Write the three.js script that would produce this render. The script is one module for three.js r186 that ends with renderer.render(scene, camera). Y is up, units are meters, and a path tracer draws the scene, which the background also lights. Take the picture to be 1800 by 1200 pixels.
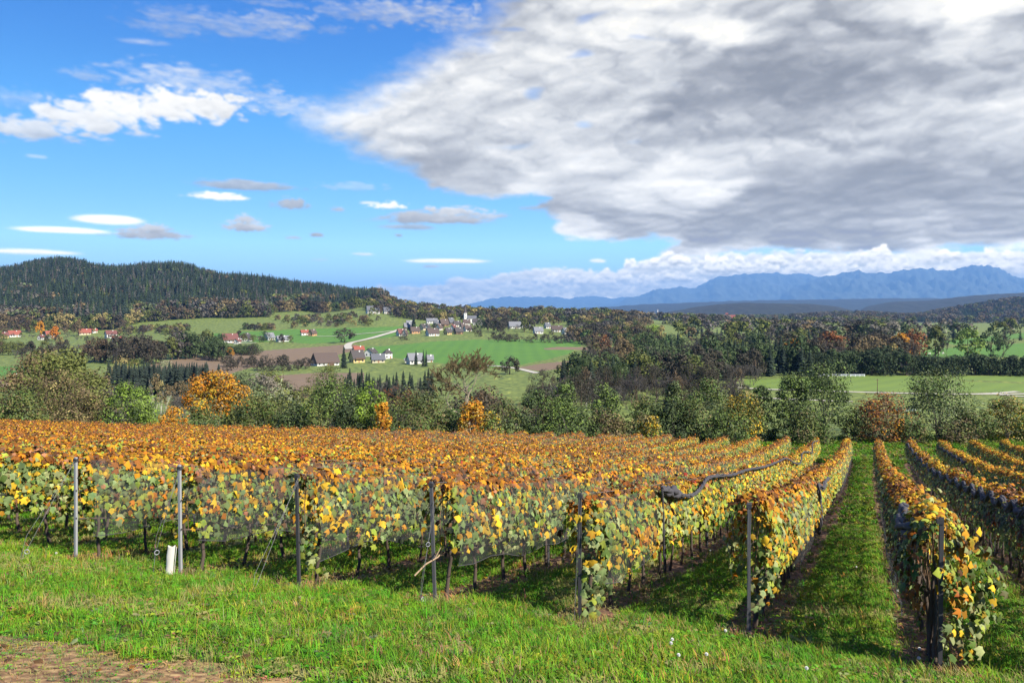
import * as THREE from 'three';
import { mergeGeometries } from 'three/addons/utils/BufferGeometryUtils.js';
import { toCreasedNormals } from 'three/addons/utils/BufferGeometryUtils.js';

// ---------- camera, light, exposure ----------
// eye at the origin; a level lens shifted upwards: 1440 photo pixels per unit of tangent, eye level at photo row 548
const F = 1440, CX = 900, HY = 548;
const scene = new THREE.Scene();
const camera = new THREE.PerspectiveCamera(2 * Math.atan((1200 - HY) / F) * 180 / Math.PI, 1800 / (2 * (1200 - HY)), 0.1, 60000);
camera.setViewOffset(1800, 2 * (1200 - HY), 0, 2 * (1200 - HY) - 1200, 1800, 1200);
camera.position.set(0, 0, 0);
const renderer = new THREE.WebGLRenderer({ antialias: true });
renderer.toneMapping = THREE.LinearToneMapping;
const EXPO = 2.35;
renderer.toneMappingExposure = EXPO;
renderer.shadowMap.enabled = true;
const SUN_DIR = new THREE.Vector3(0.90, 0.84, 0.43).normalize();
const sun = new THREE.DirectionalLight(new THREE.Color(1, 0.93, 0.8), 4.6);
sun.position.copy(SUN_DIR).multiplyScalar(120); sun.target.position.set(0, -6, -30);
sun.castShadow = true; sun.shadow.mapSize.set(4096, 4096);
Object.assign(sun.shadow.camera, { left: -90, right: 90, top: 90, bottom: -90, near: 1, far: 300 });
scene.add(sun, sun.target);
scene.fog = new THREE.FogExp2(new THREE.Color(0.23, 0.50, 1.0), 4.1e-5);

// ---------- helpers ----------
function rng(seed) { let a = seed >>> 0; return () => { a = (a + 0x6d2b79f5) | 0; let t = Math.imul(a ^ (a >>> 15), 1 | a); t = (t + Math.imul(t ^ (t >>> 7), 61 | t)) ^ t; return ((t ^ (t >>> 14)) >>> 0) / 4294967296; }; }
const clamp = (x, a, b) => x < a ? a : x > b ? b : x, lerp = (a, b, t) => a + (b - a) * t;
const sstep = (a, b, x) => { const t = clamp((x - a) / (b - a), 0, 1); return t * t * (3 - 2 * t); };
const PERM = new Uint8Array(512); { const r = rng(77), p = [...Array(256).keys()]; for (let i = 255; i > 0; i--) { const j = Math.floor(r() * (i + 1)), t = p[i]; p[i] = p[j]; p[j] = t; } for (let i = 0; i < 512; i++) PERM[i] = p[i & 255]; }
const GX = [], GY = []; for (let i = 0; i < 256; i++) { GX.push(Math.cos(i * 2.399963)); GY.push(Math.sin(i * 2.399963)); }
function noise2(x, y) {                       // gradient noise, about -0.7 .. 0.7
  const ix = Math.floor(x), iy = Math.floor(y), fx = x - ix, fy = y - iy, X = ix & 255, Y = iy & 255;
  const u = fx * fx * fx * (fx * (fx * 6 - 15) + 10), v = fy * fy * fy * (fy * (fy * 6 - 15) + 10);
  const a = PERM[PERM[X] + Y], b = PERM[PERM[X + 1] + Y], c = PERM[PERM[X] + Y + 1], d = PERM[PERM[X + 1] + Y + 1];
  const n0 = GX[a] * fx + GY[a] * fy, n1 = GX[b] * (fx - 1) + GY[b] * fy, n2 = GX[c] * fx + GY[c] * (fy - 1), n3 = GX[d] * (fx - 1) + GY[d] * (fy - 1);
  return lerp(lerp(n0, n1, u), lerp(n2, n3, u), v);
}
function fbm(x, y, o = 4, g = 0.5) { let s = 0, a = 1, t = 0; for (let i = 0; i < o; i++) { s += a * noise2(x, y); t += a; a *= g; x = x * 2.03 + 17.3; y = y * 2.03 - 9.1; } return s / t * 1.4; }
function spline(xs, ys) {                     // monotone cubic through knots
  const n = xs.length, d = [], m = [];
  for (let i = 0; i < n - 1; i++) d.push((ys[i + 1] - ys[i]) / (xs[i + 1] - xs[i]));
  m.push(d[0]); for (let i = 1; i < n - 1; i++) m.push(d[i - 1] * d[i] <= 0 ? 0 : 2 / (1 / d[i - 1] + 1 / d[i])); m.push(d[n - 2]);
  return (x) => {
    if (x <= xs[0]) return ys[0] + m[0] * (x - xs[0]); if (x >= xs[n - 1]) return ys[n - 1];
    let i = 0; while (x > xs[i + 1]) i++;
    const h = xs[i + 1] - xs[i], t = (x - xs[i]) / h, t2 = t * t, t3 = t2 * t;
    return (2 * t3 - 3 * t2 + 1) * ys[i] + (t3 - 2 * t2 + t) * h * m[i] + (-2 * t3 + 3 * t2) * ys[i + 1] + (t3 - t2) * h * m[i + 1];
  };
}
function inPoly(poly, x, y) { let c = false; for (let i = 0, j = poly.length - 1; i < poly.length; j = i++) { const [xi, yi] = poly[i], [xj, yj] = poly[j]; if ((yi > y) !== (yj > y) && x < (xj - xi) * (y - yi) / (yj - yi) + xi) c = !c; } return c; }
function polyDist(poly, x, y) {               // signed distance, positive inside
  let d = 1e9;
  for (let i = 0, j = poly.length - 1; i < poly.length; j = i++) {
    const [ax, ay] = poly[j], [bx, by] = poly[i], ux = bx - ax, uy = by - ay, t = clamp(((x - ax) * ux + (y - ay) * uy) / (ux * ux + uy * uy), 0, 1);
    d = Math.min(d, Math.hypot(x - ax - ux * t, y - ay - uy * t));
  }
  return inPoly(poly, x, y) ? d : -d;
}
const numbers = {};
const numbered = (n) => { const k = numbers[n] = (numbers[n] ?? -1) + 1; return k ? n + '_' + String(k).padStart(3, '0') : n; };
function tag(o, label, category, group, kind) { if (label) o.userData.label = label; if (category) o.userData.category = category; if (group) o.userData.group = group; if (kind) o.userData.kind = kind; return o; }
function shadows(o) { o.castShadow = o.receiveShadow = true; return o; }
function thing(name, label, category, pos, turn = 0, group) { const o = new THREE.Group(); o.name = numbered(name); o.position.set(...pos); o.rotation.y = turn; tag(o, label, category, group); scene.add(o); return o; }
function mesh(name, geo, mat, parent) { const m = shadows(new THREE.Mesh(geo, mat)); m.name = parent === scene ? numbered(name) : name; parent.add(m); return m; }
function structure(name, geo, mat) { const m = mesh(name, geo, mat, scene); m.userData.kind = 'structure'; return m; }
const std = (o) => new THREE.MeshStandardMaterial({ roughness: 0.9, metalness: 0, ...o });
const rgb = (r, g, b) => new THREE.Color().setRGB(r, g, b);
function geom(pos, idx, uv, col) {
  const g = new THREE.BufferGeometry(); g.setAttribute('position', new THREE.Float32BufferAttribute(pos, 3));
  if (uv) g.setAttribute('uv', new THREE.Float32BufferAttribute(uv, 2)); if (col) g.setAttribute('color', new THREE.Float32BufferAttribute(col, 3));
  if (idx) g.setIndex(idx); g.computeVertexNormals(); return g;
}
function noiseTexture(size, fn, srgb = true) {   // fn(u,v) -> [r,g,b] 0..1, made to tile by blending the edges
  const d = new Uint8Array(size * size * 4);
  for (let y = 0; y < size; y++) for (let x = 0; x < size; x++) { const c = fn(x / size, y / size), i = (y * size + x) * 4; for (let k = 0; k < 3; k++) d[i + k] = clamp(c[k], 0, 1) * 255; d[i + 3] = 255; }
  const t = new THREE.DataTexture(d, size, size); t.wrapS = t.wrapT = THREE.RepeatWrapping; t.magFilter = THREE.LinearFilter; t.minFilter = THREE.LinearMipmapLinearFilter; t.generateMipmaps = true;
  if (srgb) t.colorSpace = THREE.SRGBColorSpace; t.needsUpdate = true; return t;
}
function tfbm(u, v, f, o = 4) {               // tiling noise
  const a = fbm(u * f, v * f, o), b = fbm((u - 1) * f, v * f, o), c = fbm(u * f, (v - 1) * f, o), d = fbm((u - 1) * f, (v - 1) * f, o);
  return lerp(lerp(a, b, u), lerp(c, d, u), v);
}
const srgb2lin = (c) => c <= 0.04045 ? c / 12.92 : Math.pow((c + 0.055) / 1.055, 2.4);
const lin2srgb = (c) => c <= 0.0031308 ? c * 12.92 : 1.055 * Math.pow(c, 1 / 2.4) - 0.055;
// ---------- sky: air and clouds, by direction ----------
// directions are written as the photo's pixels were: (px, py) -> A = 1440 * azimuth, E = 1440 * tan(elevation)
const AE = (px, py) => { const az = Math.atan((px - CX) / F); return [F * az, (HY - py) * Math.cos(az)]; };
{
  const W = 4096, H = 2048, data = new Float32Array(W * H * 4);
  const deck = [[2700, -900], [860, -900], [885, -60], [868, 18], [840, 60], [800, 62], [770, 90], [735, 110], [690, 135], [640, 165], [588, 184], [548, 188], [520, 203], [560, 228], [610, 258], [660, 284], [715, 304], [762, 332], [835, 345], [880, 352], [930, 340], [966, 346], [910, 364], [960, 372], [985, 386], [968, 404], [1000, 420], [1090, 424], [1150, 418], [1190, 428], [1160, 440], [1150, 452], [1200, 456], [1260, 447], [1330, 444], [1400, 440], [1480, 444], [1560, 452], [1640, 452], [1660, 440], [1720, 434], [1800, 440], [2700, 440]].map((p) => AE(...p));
  const tones = [[530, 202, .88], [600, 205, .85], [700, 240, .78], [640, 262, .62], [700, 160, .84], [860, 110, .84], [800, 200, .72], [760, 290, .46], [850, 325, .56], [900, 262, .72], [930, 330, .8], [990, 60, .8], [960, 150, .72], [1040, 140, .66], [900, 40, .62], [1270, 50, .95], [1000, 250, .78], [1080, 200, .58], [1010, 300, .72], [1110, 30, .86], [1150, 0, .95], [1100, 130, .7], [1200, 90, .6], [1200, 190, .36], [1160, 240, .56], [1250, 330, .86], [1190, 310, .88], [1100, 280, .66], [950, 360, .36], [1060, 370, .36], [1100, 350, .74], [1010, 400, .8], [1120, 400, .42], [1300, 30, .6], [1340, 150, .27], [1320, 110, .3], [1450, 130, .31], [1450, 40, .42], [1400, 200, .38], [1300, 240, .56], [1420, 270, .6], [1300, 380, .32], [1350, 350, .3], [1500, 340, .28], [1600, 310, .29], [1500, 80, .4], [1600, 120, .42], [1600, 60, .5], [1640, 30, .75], [1700, 20, 1.25], [1740, 5, 1.25], [1770, 50, .5], [1690, 100, .72], [1740, 150, .6], [1620, 190, .68], [1780, 180, .9], [1700, 240, .55], [1500, 240, .6], [1700, 290, .5], [1800, 250, .5], [1660, 340, .3], [1780, 320, .38], [1650, 385, .5], [1500, 400, .32], [1250, 420, .28], [1400, 425, .28], [1550, 440, .28], [1700, 420, .36], [1780, 400, .36], [1160, 440, .66], [1250, 455, .88], [1180, 465, .5], [1300, 470, .72], [1400, 462, .95], [1480, 470, .92], [1600, 458, 1.0], [1700, 456, 1.05], [1790, 450, .98], [1720, 470, .8], [1010, 480, .96], [900, 490, .95], [960, 500, .7], [1060, 505, .7], [1120, 490, .8], [1200, 490, .85], [1100, 520, .75], [820, 488, .95], [700, 500, .78], [780, 510, .62], [840, 512, .6], [760, 525, .9], [900, 520, .72], [1000, 520, .7], [1080, 512, .88], [1300, 500, .8], [1500, 490, .6], [1750, 490, .52], [650, 505, .9], [1400, -200, .5], [2000, 100, .6], [2200, -300, .55], [2300, 350, .5]].map(([x, y, t]) => [...AE(x, y), t]);
  // free clouds: x, y, half width, half height, tone, opacity, ragged
  const puffs = [[40, 226, 95, 20, .72, .85, 1], [150, 210, 90, 26, .84, .95, 1], [225, 192, 85, 28, .95, 1, 1], [310, 186, 90, 28, .93, 1, 1], [375, 186, 62, 24, .86, 1, 1], [300, 140, 110, 22, .82, .75, 1.6], [370, 146, 90, 20, .8, .6, 1.6], [465, 172, 70, 14, .84, .6, 1.6], [490, 190, 62, 16, .85, .75, 1.5], [150, 133, 42, 10, .75, .45, 1.4], [20, 175, 60, 18, .7, .35, 1.4], [60, 275, 18, 3, .9, .35, 1.2],
    [190, 387, 58, 8, 1, 1, .2], [108, 405, 74, 5, 1, 1, .2], [262, 414, 68, 11, .42, 1, .7], [268, 403, 32, 9, .52, 1, .8], [430, 328, 98, 10, .44, .85, .5], [380, 346, 54, 9, 1, 1, .5], [430, 400, 48, 10, .5, 1, .8], [434, 388, 20, 9, .58, 1, .8], [512, 361, 31, 11, .44, .95, .7], [556, 414, 13, 5, .36, 1, .6], [515, 418, 16, 3, .4, .8, .8], [593, 369, 13, 7, .46, .8, .8], [680, 363, 36, 9, .95, 1, .8], [650, 357, 18, 3, .9, .7, .6], [770, 386, 118, 14, .46, 1, .6], [800, 372, 60, 10, .62, 1, .9], [716, 400, 55, 6, .4, .8, .9], [862, 380, 40, 8, .55, .8, .8], [785, 459, 82, 4, 1, 1, .2], [50, 443, 78, 4, 1, 1, .3], [640, 447, 24, 3, .8, .7, .5], [700, 414, 8, 3, .36, .9, .5], [760, 468, 17, 3, .45, .8, .6], [560, 457, 22, 2, .5, .5, .8], [620, 328, 60, 8, .72, .28, 1], [1050, 459, 16, 4, .95, .9, .6],
    [380, 42, 130, 24, .66, .6, 1.5], [300, 52, 70, 16, .66, .42, 1.6], [490, 42, 70, 22, .68, .7, 1.3], [250, 73, 40, 6, .8, .5, 1.4], [300, 18, 60, 12, .6, .25, 1.6], [480, 5, 70, 9, .66, .4, 1.5], [660, 22, 70, 26, .66, .65, 1.5], [730, 22, 90, 27, .68, .85, 1.4], [810, 40, 70, 30, .7, .8, 1.5], [600, 20, 60, 18, .66, .45, 1.5], [590, 55, 30, 9, .6, .3, 1.5]].map(([x, y, w, h, ...r]) => { const [a, e] = AE(x, y); return [a, e, w * .95, h * .95, ...r]; });
  const air = spline([0, 40, 110, 200, 330, 460, 700, 1400], [0, 1, 2, 3, 4, 5, 6, 7]), airC = [[.76, .87, .96], [.70, .855, .97], [.60, .81, .975], [.49, .745, .97], [.375, .665, .945], [.30, .565, .885], [.22, .46, .82], [.17, .38, .74]];
  const billow = (x, y, o = 4) => { let t = 0, a = 1, w = 0; for (let i = 0; i < o; i++) { t += a * Math.min(1, Math.abs(noise2(x, y)) * 2.3); w += a; a *= .52; x = x * 2.07 + 5.2; y = y * 2.07 - 3.7; } return t / w; };
  // heaps of cumulus above the horizon, the farther rows first: ends, foot, head, lump length, seed
  const rows = [[1080, 3000, 474, 440, 46, 1, 1], [1180, 3000, 486, 452, 38, 2, .96], [900, 1240, 496, 466, 44, 3, 1], [1400, 3000, 496, 462, 44, 4, .98], [640, 860, 512, 487, 34, 5, .93], [860, 1330, 508, 477, 40, 6, .97], [690, 1150, 521, 498, 40, 7, .84], [640, 790, 530, 506, 34, 8, .93], [800, 1120, 534, 512, 44, 9, 1.0], [640, 1060, 546, 526, 50, 10, .9]].map(([x0, x1, y0, y1, l, sd, tn]) => [AE(x0, y0)[0], x1 > 2000 ? F * 1.4 : AE(x1, y0)[0], HY - y0, HY - y1, l, sd, tn]);
  const bank = [[655, 500], [700, 499], [760, 503], [800, 488], [860, 486], [925, 470], [1010, 468], [1062, 479], [1110, 470], [1140, 452], [1200, 446], [1400, 440], [2700, 430], [2700, 560], [640, 560]].map((p) => AE(...p));
  const ramp = [[.42, .445, .49], [.53, .55, .59], [.655, .67, .70], [.81, .82, .835], [.95, .948, .94], [1.0, .985, .935]];   // grey cloud base to sunlit white
  const lut = (k) => { const x = clamp(k, 0, .999) * 5, i = Math.floor(x), f = x - i; return [0, 1, 2].map((c) => srgb2lin(lerp(ramp[i][c], ramp[i + 1][c], f))); };
  for (let row = H / 2 - 2; row < H; row++) {
    const el = ((row + .5) / H - .5) * Math.PI, E = F * Math.tan(Math.min(el, 1.5)), y = Math.max(Math.sin(el), .02);
    for (let col = 0; col < W; col++) {
      const ang = ((col + .5) / W - .5) * 2 * Math.PI, az = Math.atan2(Math.cos(ang), -Math.sin(ang)), A = F * az, i = (row * W + col) * 4;   // azimuth from -z towards +x
      const k = clamp(air(Math.max(E, 0)), 0, 6.999), ki = Math.floor(k), kf = k - ki;
      let c = [0, 1, 2].map((q) => srgb2lin(lerp(airC[ki][q], airC[ki + 1][q], kf)));
      const cx = Math.sin(az) * Math.cos(el) / (y + .06), cz = -Math.cos(az) * Math.cos(el) / (y + .06);
      const inView = Math.abs(A) < 1100 && E < 900;
      if (E > 0 && inView) {
        const wx = fbm(A / 70, E / 34, 5, .58), wy = fbm(A / 80 + 40, E / 30 - 11, 5, .58), fine = fbm(A / 26 + 9, E / 11, 4, .6);
        const d = polyDist(deck, A + wx * 26, E + wy * 15);
        let best = 0, tone = 0;
        if (d > -60) {
          const holes = Math.max(0, noise2(A / 90 + 3.1, E / 26 + 8.4) - .36) * 3.2 * sstep(250, 330, E) * sstep(60, 10, Math.abs(A - 110) - 130);
          const wisp = sstep(200, 320, E);
          best = sstep(lerp(-5, -30, wisp), lerp(9, 46, wisp), d + fine * lerp(7, 18, wisp)) * clamp(1 - holes, 0, 1);
          let tw = 0, tt = 0;
          const ax = A + wx * 34, ey = E + wy * lerp(7, 16, sstep(150, 330, E));
          for (const [ta, te, tv] of tones) { const q = ((ta - ax) / 1.7) ** 2 + ((te - ey) * 1.25) ** 2 + 60, w = 1 / (q * q); tw += w; tt += w * tv; }
          const lw = sstep(290, 120, E), bump = (sx, sy, o) => { const bx = A / sx + o + wx * .3, by = E / sy + o * .6 + wx * .12; const v = billow(bx, by, 5) - .46; return [v, v - billow(bx + .02, by + .22, 5) + .46]; }, b1 = bump(150, 74, 5), b2 = bump(96, 26, 15), puffy = lerp(b1[0], b2[0], lw), rise = lerp(b1[1], b2[1], lw);   // cloud tops against their undersides
          const bil = fbm(cx * .9 + 3, cz * .9, 5, .58);
          const low = sstep(140, 60, E);
          tone = tt / tw + rise * lerp(.24, .36, sstep(150, 330, E)) + puffy * .24 + bil * .14 * sstep(140, 320, E) + fine * .02 + sstep(16, 0, d) * .07 * sstep(250, 150, E);
          tone = tone > 1.05 ? tone : .60 + (tone - .60) * .84; tone = tone < .30 ? .30 - (.30 - tone) * .4 : tone;
        }
        if (E < 125) {
          const bl = billow(A / 40 + 2, E / 16, 4), db = polyDist(bank, A, E) + (bl - .5) * 12, a = sstep(-2, 4, db) * sstep(-250, -160, A);
          if (a > 0) { const v = .70 + (bl - billow(A / 40 + 2, E / 16 + .3, 4)) * .35 + wy * .16 + sstep(14, 0, db) * .16; tone = lerp(v, tone, best); best = Math.max(best, a * .95); }
        }
        if (E < 125) for (const [a0, a1, e0, e1, l, sd, tn] of rows) {
          if (A < a0 - 30 || A > a1 + 30) continue;
          const fade = sstep(a0 - 20, a0 + 50, A) * sstep(a1 + 20, a1 - 50, A), bl = billow(A / l + sd * 7.3, E / (l * .8) + sd, 4), tp = lerp(e0 - 4, lerp(e0, e1, .62 + .7 * (billow(A / (l * 1.9) + sd * 3.1, sd * 9.7, 3) - .5) * 1.6), fade) + (bl - .5) * 16;
          const a = sstep(-1, 2.2, tp - E) * sstep(-4, 5, E - e0 + wx * 5 + (bl - .5) * 6) * sstep(0, .25, fade);
          if (a <= 0) continue;
          const t = clamp((E - e0) / Math.max(6, tp - e0), 0, 1), bl2 = billow(A / (l * .5) + sd * 5, E / (l * .3) + sd * 2, 4), bu = billow(A / (l * .5) + sd * 5 - .05, E / (l * .3) + sd * 2 + .3, 4);
          const v = (lerp(.52, 1.06, Math.pow(t, .75)) + (bl2 - bu) * .42 + (bl2 - .5) * .2) * tn; tone = best > 0 ? lerp(tone, v, a) : v; best = Math.max(best, a);
        }
        for (const [pa, pe, pw, ph, pt, po, rag] of puffs) {
          const dx = (A + wx * 20 * rag - pa) / pw, dy = (E + wy * 9 * Math.min(rag, 1) * Math.min(1, ph / 10) - pe) / (ph * (E > pe ? 1.15 : rag > .4 && rag < .95 ? .6 : .9));
          const q0 = Math.hypot(dx, dy); if (q0 > 1.7) continue; const pb = ph > 6 && rag > .4 ? (billow(A / (pw * .55) + pa, E / (ph * .9) + pe, 3) - .42) * 1.15 * Math.min(1, rag) : 0, q = q0 - pb;
          const streak = rag > 1.25 ? .55 + .9 * fbm(A / 38 + E / 22, E / 9 - A / 90, 4, .6) : 1;
          const a = sstep(1.12, lerp(.72, .35, Math.min(rag / 1.6, 1)), q + fine * .22 * rag) * po * clamp(streak, 0, 1);
          if (a > 0) { tone = lerp(tone, pt + dy * .14 + fine * .16 + wy * .14 * Math.min(rag, 1), best === 0 ? 1 : a); best = Math.max(best, a); }
        }
        if (best > 0) { const l = lut(tone * .9); const glow = Math.max(0, tone - 1) * .8; const wm = sstep(130, 20, E); c = c.map((v, q) => lerp(v, l[q] * (1 + glow) * lerp(1, [1.16, 1.08, .9][q], wm), best)); }
      } else if (E > 0) {                                     // the rest of the sky, its cloud tone raised to lift shadows
        const side = sstep(-300, 900, A) * sstep(2600, 1700, A), b = fbm(cx * .8 + 7, cz * .8 + 2, 5, .55), a = sstep(.34 - side * .75, .62 - side * .7, b + .06) * sstep(0, 30, E);
        if (a > 0) { const l = lut(.66 + fbm(cx * 1.7, cz * 1.7, 4) * .5); c = c.map((v, q) => lerp(v, l[q], a)); }
      }
      // the haze in front of it adds its own light
      if (E > 0) { const T = Math.exp(-4.1e-5 * Math.min(1950 / Math.max(Math.sin(el), .02), 24000)); c = c.map((v, q) => Math.max((v - [.10, .22, .47][q] * (1 - T)) / T, v * .6)); }
      data[i] = c[0] / EXPO; data[i + 1] = c[1] / EXPO; data[i + 2] = c[2] / EXPO; data[i + 3] = 1;
    }
  }
  for (let row = 0; row < H / 2 - 2; row++) for (let col = 0; col < W; col++) { const i = (row * W + col) * 4; data[i] = .05; data[i + 1] = .07; data[i + 2] = .05; data[i + 3] = 1; }
  const sky = new THREE.DataTexture(data, W, H, THREE.RGBAFormat, THREE.FloatType);
  sky.mapping = THREE.EquirectangularReflectionMapping; sky.magFilter = sky.minFilter = THREE.LinearFilter; sky.needsUpdate = true;
  scene.background = sky; scene.environment = sky;
}
// ---------- terrain ----------
// vineyard slope: s runs along the vine rows (downhill), e across them (to the right)
const DX = 0.3987, DZ = -0.9171, EX = 0.9171, EZ = 0.3987;     // unit vectors along and across the rows, in x and z
const seOf = (x, z) => [x * DX + z * DZ, x * EX + z * EZ], xzOf = (s, e) => [s * DX + e * EX, s * DZ + e * EZ];
const slope = spline([-40, -12, 0, 5, 10, 11.3, 16, 25, 35, 45, 55, 65, 75, 90], [-.3, .55, 1.75, 2.9, 4.03, 4.3, 5.08, 6.45, 7.9, 9.25, 10.35, 11.3, 12.0, 12.6]);
const PXC = [-900, -200, 0, 100, 200, 300, 400, 560, 650, 760, 900, 1050, 1200, 1400, 1700, 2600];
const ZK = [90, 130, 180, 240, 320, 420, 520, 640, 780, 920, 1080, 1250, 1450, 1700, 2000, 2300, 2700, 3200, 4500, 9000];
const DROPS = [
  [13, 22, 28, 31, 33, 34, 34.5, 34, 33.5, 32, 27, 12, -10, -45, -80, -92, -75, -30, 22, 30],
  [13, 22, 28, 31, 33, 34, 34.5, 34, 33.5, 32, 26, 6, -20, -58, -96, -108, -88, -40, 20, 30],
  [13, 22, 28, 31, 33, 34, 34.5, 34, 33.5, 32, 26, 5, -20, -54, -88, -92, -74, -30, 20, 30],
  [13, 22, 28, 31, 33, 34, 34.5, 34, 33.5, 32, 26, 5, -22, -62, -106, -119, -92, -40, 20, 30],
  [13, 22, 28, 31, 33, 34, 34.5, 34, 33.5, 32, 25, 7, -18, -52, -89, -97, -78, -40, 20, 30],
  [13, 22, 28, 31, 33, 34.5, 35, 35, 33.5, 31, 23, 8, -14, -54, -98, -105, -76, -30, 20, 30],
  [13, 22, 28, 31, 33, 35, 36, 35.5, 33.5, 30, 20, 9.5, -8, -40, -70, -70, -54, -20, 20, 30],
  [13, 22, 28, 31, 34, 36, 37, 36, 33.5, 29, 20, 11.5, 1, -22, -45, -48, -32, 0, 25, 30],
  [13, 22, 28, 31, 34, 36, 37, 35.5, 32, 27, 17, 5, -8, -22, -28, -25, -5, 10, 28, 30],
  [13, 22, 28, 31, 34, 36, 36.5, 34, 30.5, 26, 19, 12, 5, -2, -2, 2, 10, 20, 30, 31],
  [13, 22, 28, 31, 33, 34.5, 35, 34, 31, 26.5, 21, 16, 11, 6, 5, 7, 14, 22, 30, 31],
  [13, 22, 28, 30, 31, 32, 33, 33, 31.5, 29, 25, 20, 16, 12, 11, 13, 20, 26, 31, 31],
  [13, 22, 28, 30, 31, 31, 31.5, 31.5, 31, 30, 29, 27, 25, 24, 24, 26, 28, 30, 31, 31],
  [13, 22, 28, 30.5, 31, 31, 31, 31, 31, 31, 31, 31, 31, 31, 31, 31, 31, 31, 31, 31],
  [13, 22, 28, 30.5, 31, 31, 31, 31, 31, 31, 31, 31, 31, 31, 31, 31, 31, 31, 31, 31],
  [13, 22, 28, 30.5, 31, 31, 31, 31, 31, 31, 31, 31, 31, 31, 31, 31, 31, 31, 31, 31]].map((r) => spline(ZK.map(Math.log), r));
const KINK = PXC.map((_, i) => i);
function nearDrop(x, z) { const [s, e] = seOf(x, z); return slope(s) - 0.0223 * clamp(e, -110, 60) + 0.03 * fbm(x * .35, z * .35, 3); }
function farDrop(x, Z) {
  const px = clamp(CX + F * x / Z, PXC[0], PXC[PXC.length - 1]); let i = 0; while (i < PXC.length - 2 && px > PXC[i + 1]) i++;
  const t = sstep(0, 1, (px - PXC[i]) / (PXC[i + 1] - PXC[i])), l = Math.log(Z), d = lerp(DROPS[i](l), DROPS[i + 1](l), t);
  const hill = sstep(1100, 1700, Z) * sstep(900, 500, px);
  return d - fbm(x / 160, Z / 160, 3) * lerp(sstep(200, 900, Z) * .9, 12, hill);
}
function groundY(x, z) {
  const r = -z; if (r < 82) return -nearDrop(x, z);
  if (r > 140) return -farDrop(x, r);
  return -lerp(nearDrop(x, z), farDrop(x, r), sstep(82, 140, r));
}
const at = (px, Z) => { const x = (px - CX) / F * Z; return [x, groundY(x, -Z), -Z]; };           // a place on the ground
function onGround(px, py, z0 = 5, z1 = 4000) {           // where the line of sight through that pixel first meets the ground
  const t = (HY - py) / F; let prev = z0;
  for (let Z = z0; Z < z1; Z *= 1.004) { const x = (px - CX) / F * Z; if (groundY(x, -Z) > t * Z) { let a = prev, b = Z; for (let k = 0; k < 20; k++) { const m = (a + b) / 2; groundY((px - CX) / F * m, -m) > t * m ? b = m : a = m; } return at(px, b); } prev = Z; }
  return at(px, z1);
}
// the land is one sheet cut into fields; outlines are given where they lie in the view, distances in metres
const FIELDS = [
  ['ploughed_field', [[236, 652], [285, 634], [340, 629], [420, 619], [520, 612], [600, 606], [628, 605], [628, 614], [600, 622], [560, 632], [548, 644], [500, 640], [440, 646], [395, 660], [330, 652], [262, 656]], 300, 1000],
  ['ploughed_field', [[-300, 664], [46, 667], [46, 682], [-300, 684]], 250, 900],
  ['ploughed_field', [[956, 612], [980, 609.5], [1032, 610], [1034, 615], [960, 614.5]], 400, 1200],
  ['ploughed_field', [[908, 646], [950, 639], [1000, 634], [1040, 631], [1010, 645], [950, 652]], 350, 900],
  ['ploughed_field', [[470, 661], [560, 655], [640, 655], [640, 700], [470, 700]], 250, 600],
  ['ploughed_field', [[668, 535], [722, 533], [724, 543], [672, 545]], 1100, 2200],
  ['green_field', [[618, 612], [700, 606], [760, 600], [830, 597], [1005, 596], [1026, 604], [1000, 622], [960, 632], [905, 643], [860, 646], [790, 640], [700, 630], [650, 622]], 400, 1200],
  ['green_field', [[1106, 588], [1180, 589], [1184, 602], [1120, 606], [1104, 598]], 500, 1400],
  ['green_field', [[370, 586], [540, 578], [690, 574], [735, 572], [690, 592], [610, 601], [545, 604], [480, 600], [400, 604]], 600, 1200],
  ['green_field', [[-300, 642], [46, 644], [46, 662], [-300, 662]], 250, 900],
  ['green_field', [[1620, 616], [1660, 612], [1810, 602], [2300, 600], [2300, 625], [1620, 628]], 500, 1600],
  ['green_field', [[1650, 600], [1800, 585], [2300, 583], [2300, 592], [1800, 594], [1680, 606]], 700, 1800],
  ['wheat_field', [[1308, 668], [1500, 660.5], [2300, 661], [2300, 671], [1800, 671], [1668, 667], [1662, 669], [1800, 674], [2300, 675], [2300, 689], [1800, 689], [1600, 688], [1310, 683]], 200, 480],
];
const EDGE = [[-400, 575], [0, 575], [200, 578], [240, 566], [300, 561], [370, 557], [400, 558], [468, 556], [480, 548], [540, 545], [560, 550], [600, 545], [640, 537], [700, 529], [720, 520], [900, 500]];
const edgeAt = (px) => { let i = 0; while (i < EDGE.length - 2 && px > EDGE[i + 1][0]) i++; return lerp(EDGE[i][1], EDGE[i + 1][1], clamp((px - EDGE[i][0]) / (EDGE[i + 1][0] - EDGE[i][0]), 0, 1)); };
const isHillWood = (px, py, Z) => Z > 1000 && px < 715 && py < edgeAt(px);
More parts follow.
